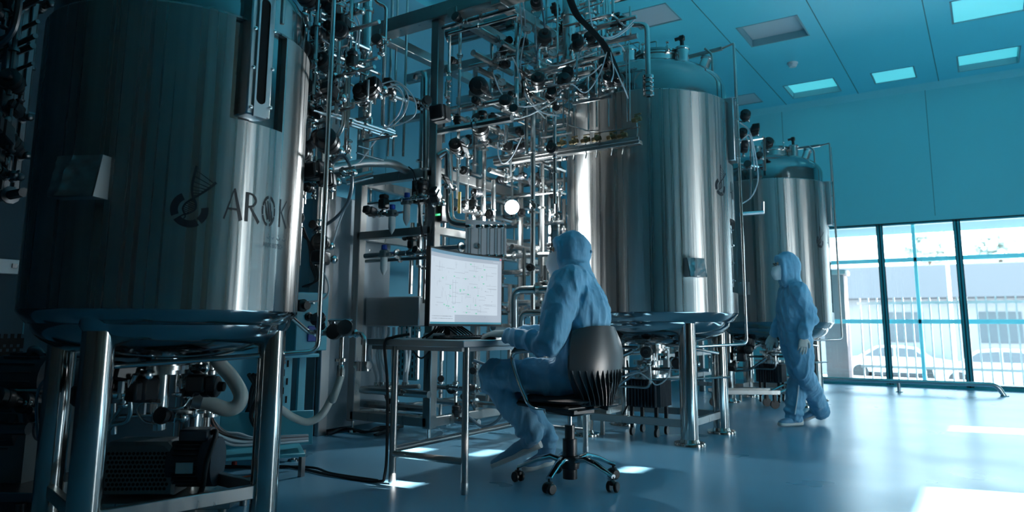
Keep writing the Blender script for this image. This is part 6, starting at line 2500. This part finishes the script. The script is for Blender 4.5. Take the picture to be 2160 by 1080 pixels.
for px, y, w, r, L_, nm in ((60, 800, 3.9, .13, .34, 'pump_body'), (130, 800, 4.1, .12, .3, 'pump_body'), (20, 900, 3.9, .14, .3, 'motor_body')):
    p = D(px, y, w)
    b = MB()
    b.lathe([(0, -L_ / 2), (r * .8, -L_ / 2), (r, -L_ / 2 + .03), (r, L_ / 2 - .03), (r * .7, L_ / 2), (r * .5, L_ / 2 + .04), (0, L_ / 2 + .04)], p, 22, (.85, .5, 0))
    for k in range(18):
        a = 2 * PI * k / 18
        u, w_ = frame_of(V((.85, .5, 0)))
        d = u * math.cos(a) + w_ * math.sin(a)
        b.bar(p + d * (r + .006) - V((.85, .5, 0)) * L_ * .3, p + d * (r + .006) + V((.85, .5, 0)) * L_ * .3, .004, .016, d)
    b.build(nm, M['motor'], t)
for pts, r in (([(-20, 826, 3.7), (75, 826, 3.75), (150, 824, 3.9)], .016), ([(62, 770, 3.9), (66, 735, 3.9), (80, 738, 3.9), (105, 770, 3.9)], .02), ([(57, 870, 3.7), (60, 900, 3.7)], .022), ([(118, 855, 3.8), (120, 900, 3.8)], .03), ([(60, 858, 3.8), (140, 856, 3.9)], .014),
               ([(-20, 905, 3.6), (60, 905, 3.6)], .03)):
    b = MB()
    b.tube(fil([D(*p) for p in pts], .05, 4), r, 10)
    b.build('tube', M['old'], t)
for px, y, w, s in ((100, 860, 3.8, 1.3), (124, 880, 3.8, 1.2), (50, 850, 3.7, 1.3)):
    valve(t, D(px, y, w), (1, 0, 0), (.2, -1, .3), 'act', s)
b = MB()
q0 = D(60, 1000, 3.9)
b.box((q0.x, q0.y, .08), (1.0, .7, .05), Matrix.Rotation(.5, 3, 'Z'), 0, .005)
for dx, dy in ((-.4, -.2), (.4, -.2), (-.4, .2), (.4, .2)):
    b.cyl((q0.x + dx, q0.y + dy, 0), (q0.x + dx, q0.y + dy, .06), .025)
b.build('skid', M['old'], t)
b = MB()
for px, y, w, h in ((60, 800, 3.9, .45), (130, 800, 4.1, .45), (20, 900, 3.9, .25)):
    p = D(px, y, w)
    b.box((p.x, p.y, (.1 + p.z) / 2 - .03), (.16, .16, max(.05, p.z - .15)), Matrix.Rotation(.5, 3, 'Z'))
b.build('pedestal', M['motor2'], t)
ptube([(150, 775, 3.5), (110, 790, 3.45), (82, 820, 3.4), (77, 880, 3.4), (85, 940, 3.4), (110, 970, 3.4), (138, 975, 3.4)], .007, 'tubed', 'grey tube hanging in a long loop left of the tank leg', 'tube', None, 'hose')

# ------------------------------------------------------------------ machinery under the middle and far tanks
def drive(lab, c, w0, dpx, group=None):
    """agitator drive and valve cluster hanging below a tank; c centre"""
    t = thing('bottom_drive', lab, 'drive', (c[0], c[1], 0), 'drives below the tanks')
    z = .0
    p = V((c[0] - .02, c[1] - .05, 0))
    b = MB()
    b.box(p + V((0, 0, .36)), (.26, .26, .24), None, 0, .012)
    for k in range(9):
        for s in (-1, 1):
            b.box(p + V((-.12 + k * .03, s * .14, .36)), (.008, .04, .22))
            b.box(p + V((s * .14, -.12 + k * .03, .36)), (.04, .008, .22))
    b.build('finned_motor', M['motor'], t)
    b = MB()
    b.lathe([(0, .48), (.15, .48), (.15, .50), (.19, .50), (.19, .525), (.10, .53), (.10, .60), (.13, .60), (.13, .64), (.06, .64), (.06, .72), (0, .72)], p, 28)
    b.build('flange_stack', M['pipe'], t)
    for k in range(4):
        a = R_(45 + 90 * k)
        q = p + V((math.cos(a), math.sin(a), 0)) * .16
        b = MB()
        b.bar(q + V((0, 0, .07)), q + V((0, 0, .26)), .03, .03)
        b.cyl(q + V((-.012, 0, .035)), q + V((.012, 0, .035)), .035, n=16)
        b.build('caster_leg', M['black'], t)
    for (dx, dy, z, s, kd) in ((-.35, -.25, .66, 1.5, 'act'), (-.28, -.35, .58, 1.7, 'block'), (.28, -.2, .66, 1.2, 'wheel'), (-.45, -.05, .70, 1.4, 'act'), (.10, -.35, .72, 1.2, 'act'), (-.12, -.42, .72, 1.4, 'block'), (-.2, -.4, .66, 1.4, 'act'),
                               (.32, .1, .70, 1.2, 'block'), (.05, -.3, .60, 1.2, 'lever'), (-.4, -.35, .50, 1.5, 'block'), (.4, -.1, .62, 1.0, 'act'), (-.05, .3, .65, 1.3, 'act'), (.2, .35, .6, 1.3, 'block')):
        valve(t, V((c[0] + dx, c[1] + dy, z)), rnd.choice(((1, 0, 0), (0, 0, 1), (0, 1, 0))), (rnd.uniform(-.5, .6), -1, rnd.uniform(-.4, .4)), kd, s)
    for pts, r in (([(-.6, -.3, .62), (-.3, -.32, .62), (-.1, -.2, .72)], .022), ([(-.5, -.1, .55), (.4, -.15, .58)], .014), ([(-.4, -.3, .45), (-.4, -.3, .68), (0, -.1, .72)], .016), ([(.5, .3, .7), (.3, .1, .75), (0, 0, .78)], .012),
                   ([(-.55, -.2, .42), (.1, -.3, .42), (.1, -.3, .6)], .012), ([(-.6, .1, .74), (.1, .1, .74)], .018), ([(-.6, -.35, .36), (-.2, -.4, .40), (.0, -.35, .55)], .014), ([(.15, -.38, .5), (.45, -.1, .5), (.6, .3, .5)], .009)):
        b = MB()
        b.tube(fil([V((c[0] + x, c[1] + y, z)) for x, y, z in pts], .06, 4), r, 9)
        b.build('tube', M['pipe'], t)
    for y in (-.30,):
        b = MB()
        b.bar((c[0] - 1.0, c[1] + y, .20), (c[0] - .3, c[1] + y, .20), .05, .05)
        b.cyl((c[0] - .95, c[1] + y, 0), (c[0] - .95, c[1] + y, .18), .02)
        b.cyl((c[0] - .35, c[1] + y, 0), (c[0] - .35, c[1] + y, .18), .02)
        b.build('floor_frame', M['satin'], t)
    return t


drive('black finned drive on casters with valves below the middle tank', T2, 6, 0)
drive('dark drive and valves below the farthest tank behind the walking person', T3, 9, 0)
t = thing('service_cart', 'low wheeled steel cart between the far tank legs left of the walking person', 'cart', (-2.55, 9.1, 0))
b = MB()
a, c = D(1585, 815, 9.0), D(1655, 790, 9.4)
cc = V((-2.48, 8.75, 0))
rz = Matrix.Rotation(R_(35), 3, 'Z')
b.box(cc + V((0, 0, .17)), (.75, .3, .02), rz, 0, .004)
for s in (-1, 1):
    b.box(cc + rz @ V((0, s * .15, .19)), (.75, .02, .04), rz)
b.build('deck', M['satin'], t)
for sx_ in (-1, 1):
    for sy_ in (-1, 1):
        q = cc + rz @ V((sx_ * .32, sy_ * .12, 0))
        b = MB()
        b.cyl(q + rz @ V((0, -.015, .05)), q + rz @ V((0, .015, .05)), .05, n=18)
        b.box(q + V((0, 0, .12)), (.03, .05, .09), rz)
        b.build('wheel', M['black'], t)
b = MB()
b.tube(fil([cc + rz @ V((.37, -.12, .18)), cc + rz @ V((.55, -.12, .26)), cc + rz @ V((.55, .12, .26)), cc + rz @ V((.37, .12, .18))], .04), .012)
b.build('push_handle', M['pipe'], t)
# second rack running on behind the tanks
t = thing('far_pipe_rack', 'further stainless pipe frame seen between the tank legs behind the middle tank', 'pipe rack', (-4.0, 10.2, 0))
for x in (-4.4, -3.6):
    for y in (9.2, 10.6, 12.0):
        b = MB()
        b.box((x, y, 1.5), (.07, .07, 3.0), None, 0, .005)
        b.build('post', M['satin'], t)
for z in (.25, .55, 1.2, 2.2, 2.95):
    for x in (-4.4, -3.6):
        b = MB()
        b.bar((x, 9.2, z), (x, 12.0, z), .06, .06)
        b.build('beam', M['satin'], t)
for k in range(26):
    y, z = rnd.uniform(9.2, 12), rnd.uniform(.3, 2.9)
    if rnd.random() < .5:
        pipe(t, [V((-4.4, y, z)), V((-3.3, y, z))], rnd.choice((.018, .024, .03)))
    else:
        x = rnd.uniform(-4.3, -3.4)
        pipe(t, [V((x, y, .2)), V((x, y, rnd.uniform(1, 3)))], rnd.choice((.018, .024, .03)))
    valve(t, V((-3.5, y, z)), (1, 0, 0), (.4, -1, .2), rnd.choice(('act', 'wheel', 'block')), 1.2)
# nozzle cluster at the head of the far tank
t = thing('head_valves', 'cluster of small valves and bent tubes at the head of the farthest tank', 'valve cluster', (-2.6, 9.3, 2.9))
for px, y, w, s, kd in ((1570, 255, 8.7, 1.5, 'act'), (1590, 285, 8.7, 1.5, 'block'), (1565, 290, 8.7, 1.3, 'act'), (1575, 355, 8.6, 1.3, 'wheel'), (1568, 320, 8.7, 1.4, 'block'), (1618, 312, 9.0, 1.5, 'act'), (1600, 335, 8.8, 1.2, 'wheel')):
    valve(t, D(px, y, w), rnd.choice(((1, 0, 0), (0, 0, 1))), (.4, -1, .3), kd, s)
for pts, r in (([(1608, 288, 8.8), (1611, 290, 8.8), (1613, 360, 8.8)], .02), ([(1560, 300, 8.7), (1608, 292, 8.8)], .018), ([(1560, 345, 8.7), (1600, 352, 8.7)], .018), ([(1583, 270, 8.7), (1583, 420, 8.7)], .012), ([(1560, 452, 8.6), (1610, 448, 8.6)], .03), ([(1610, 450, 8.6), (1610, 425, 8.6)], .018)):
    b = MB()
    b.tube(fil([D(*p) for p in pts], .05, 4), r, 9)
    b.build('tube', M['pipe'], t)
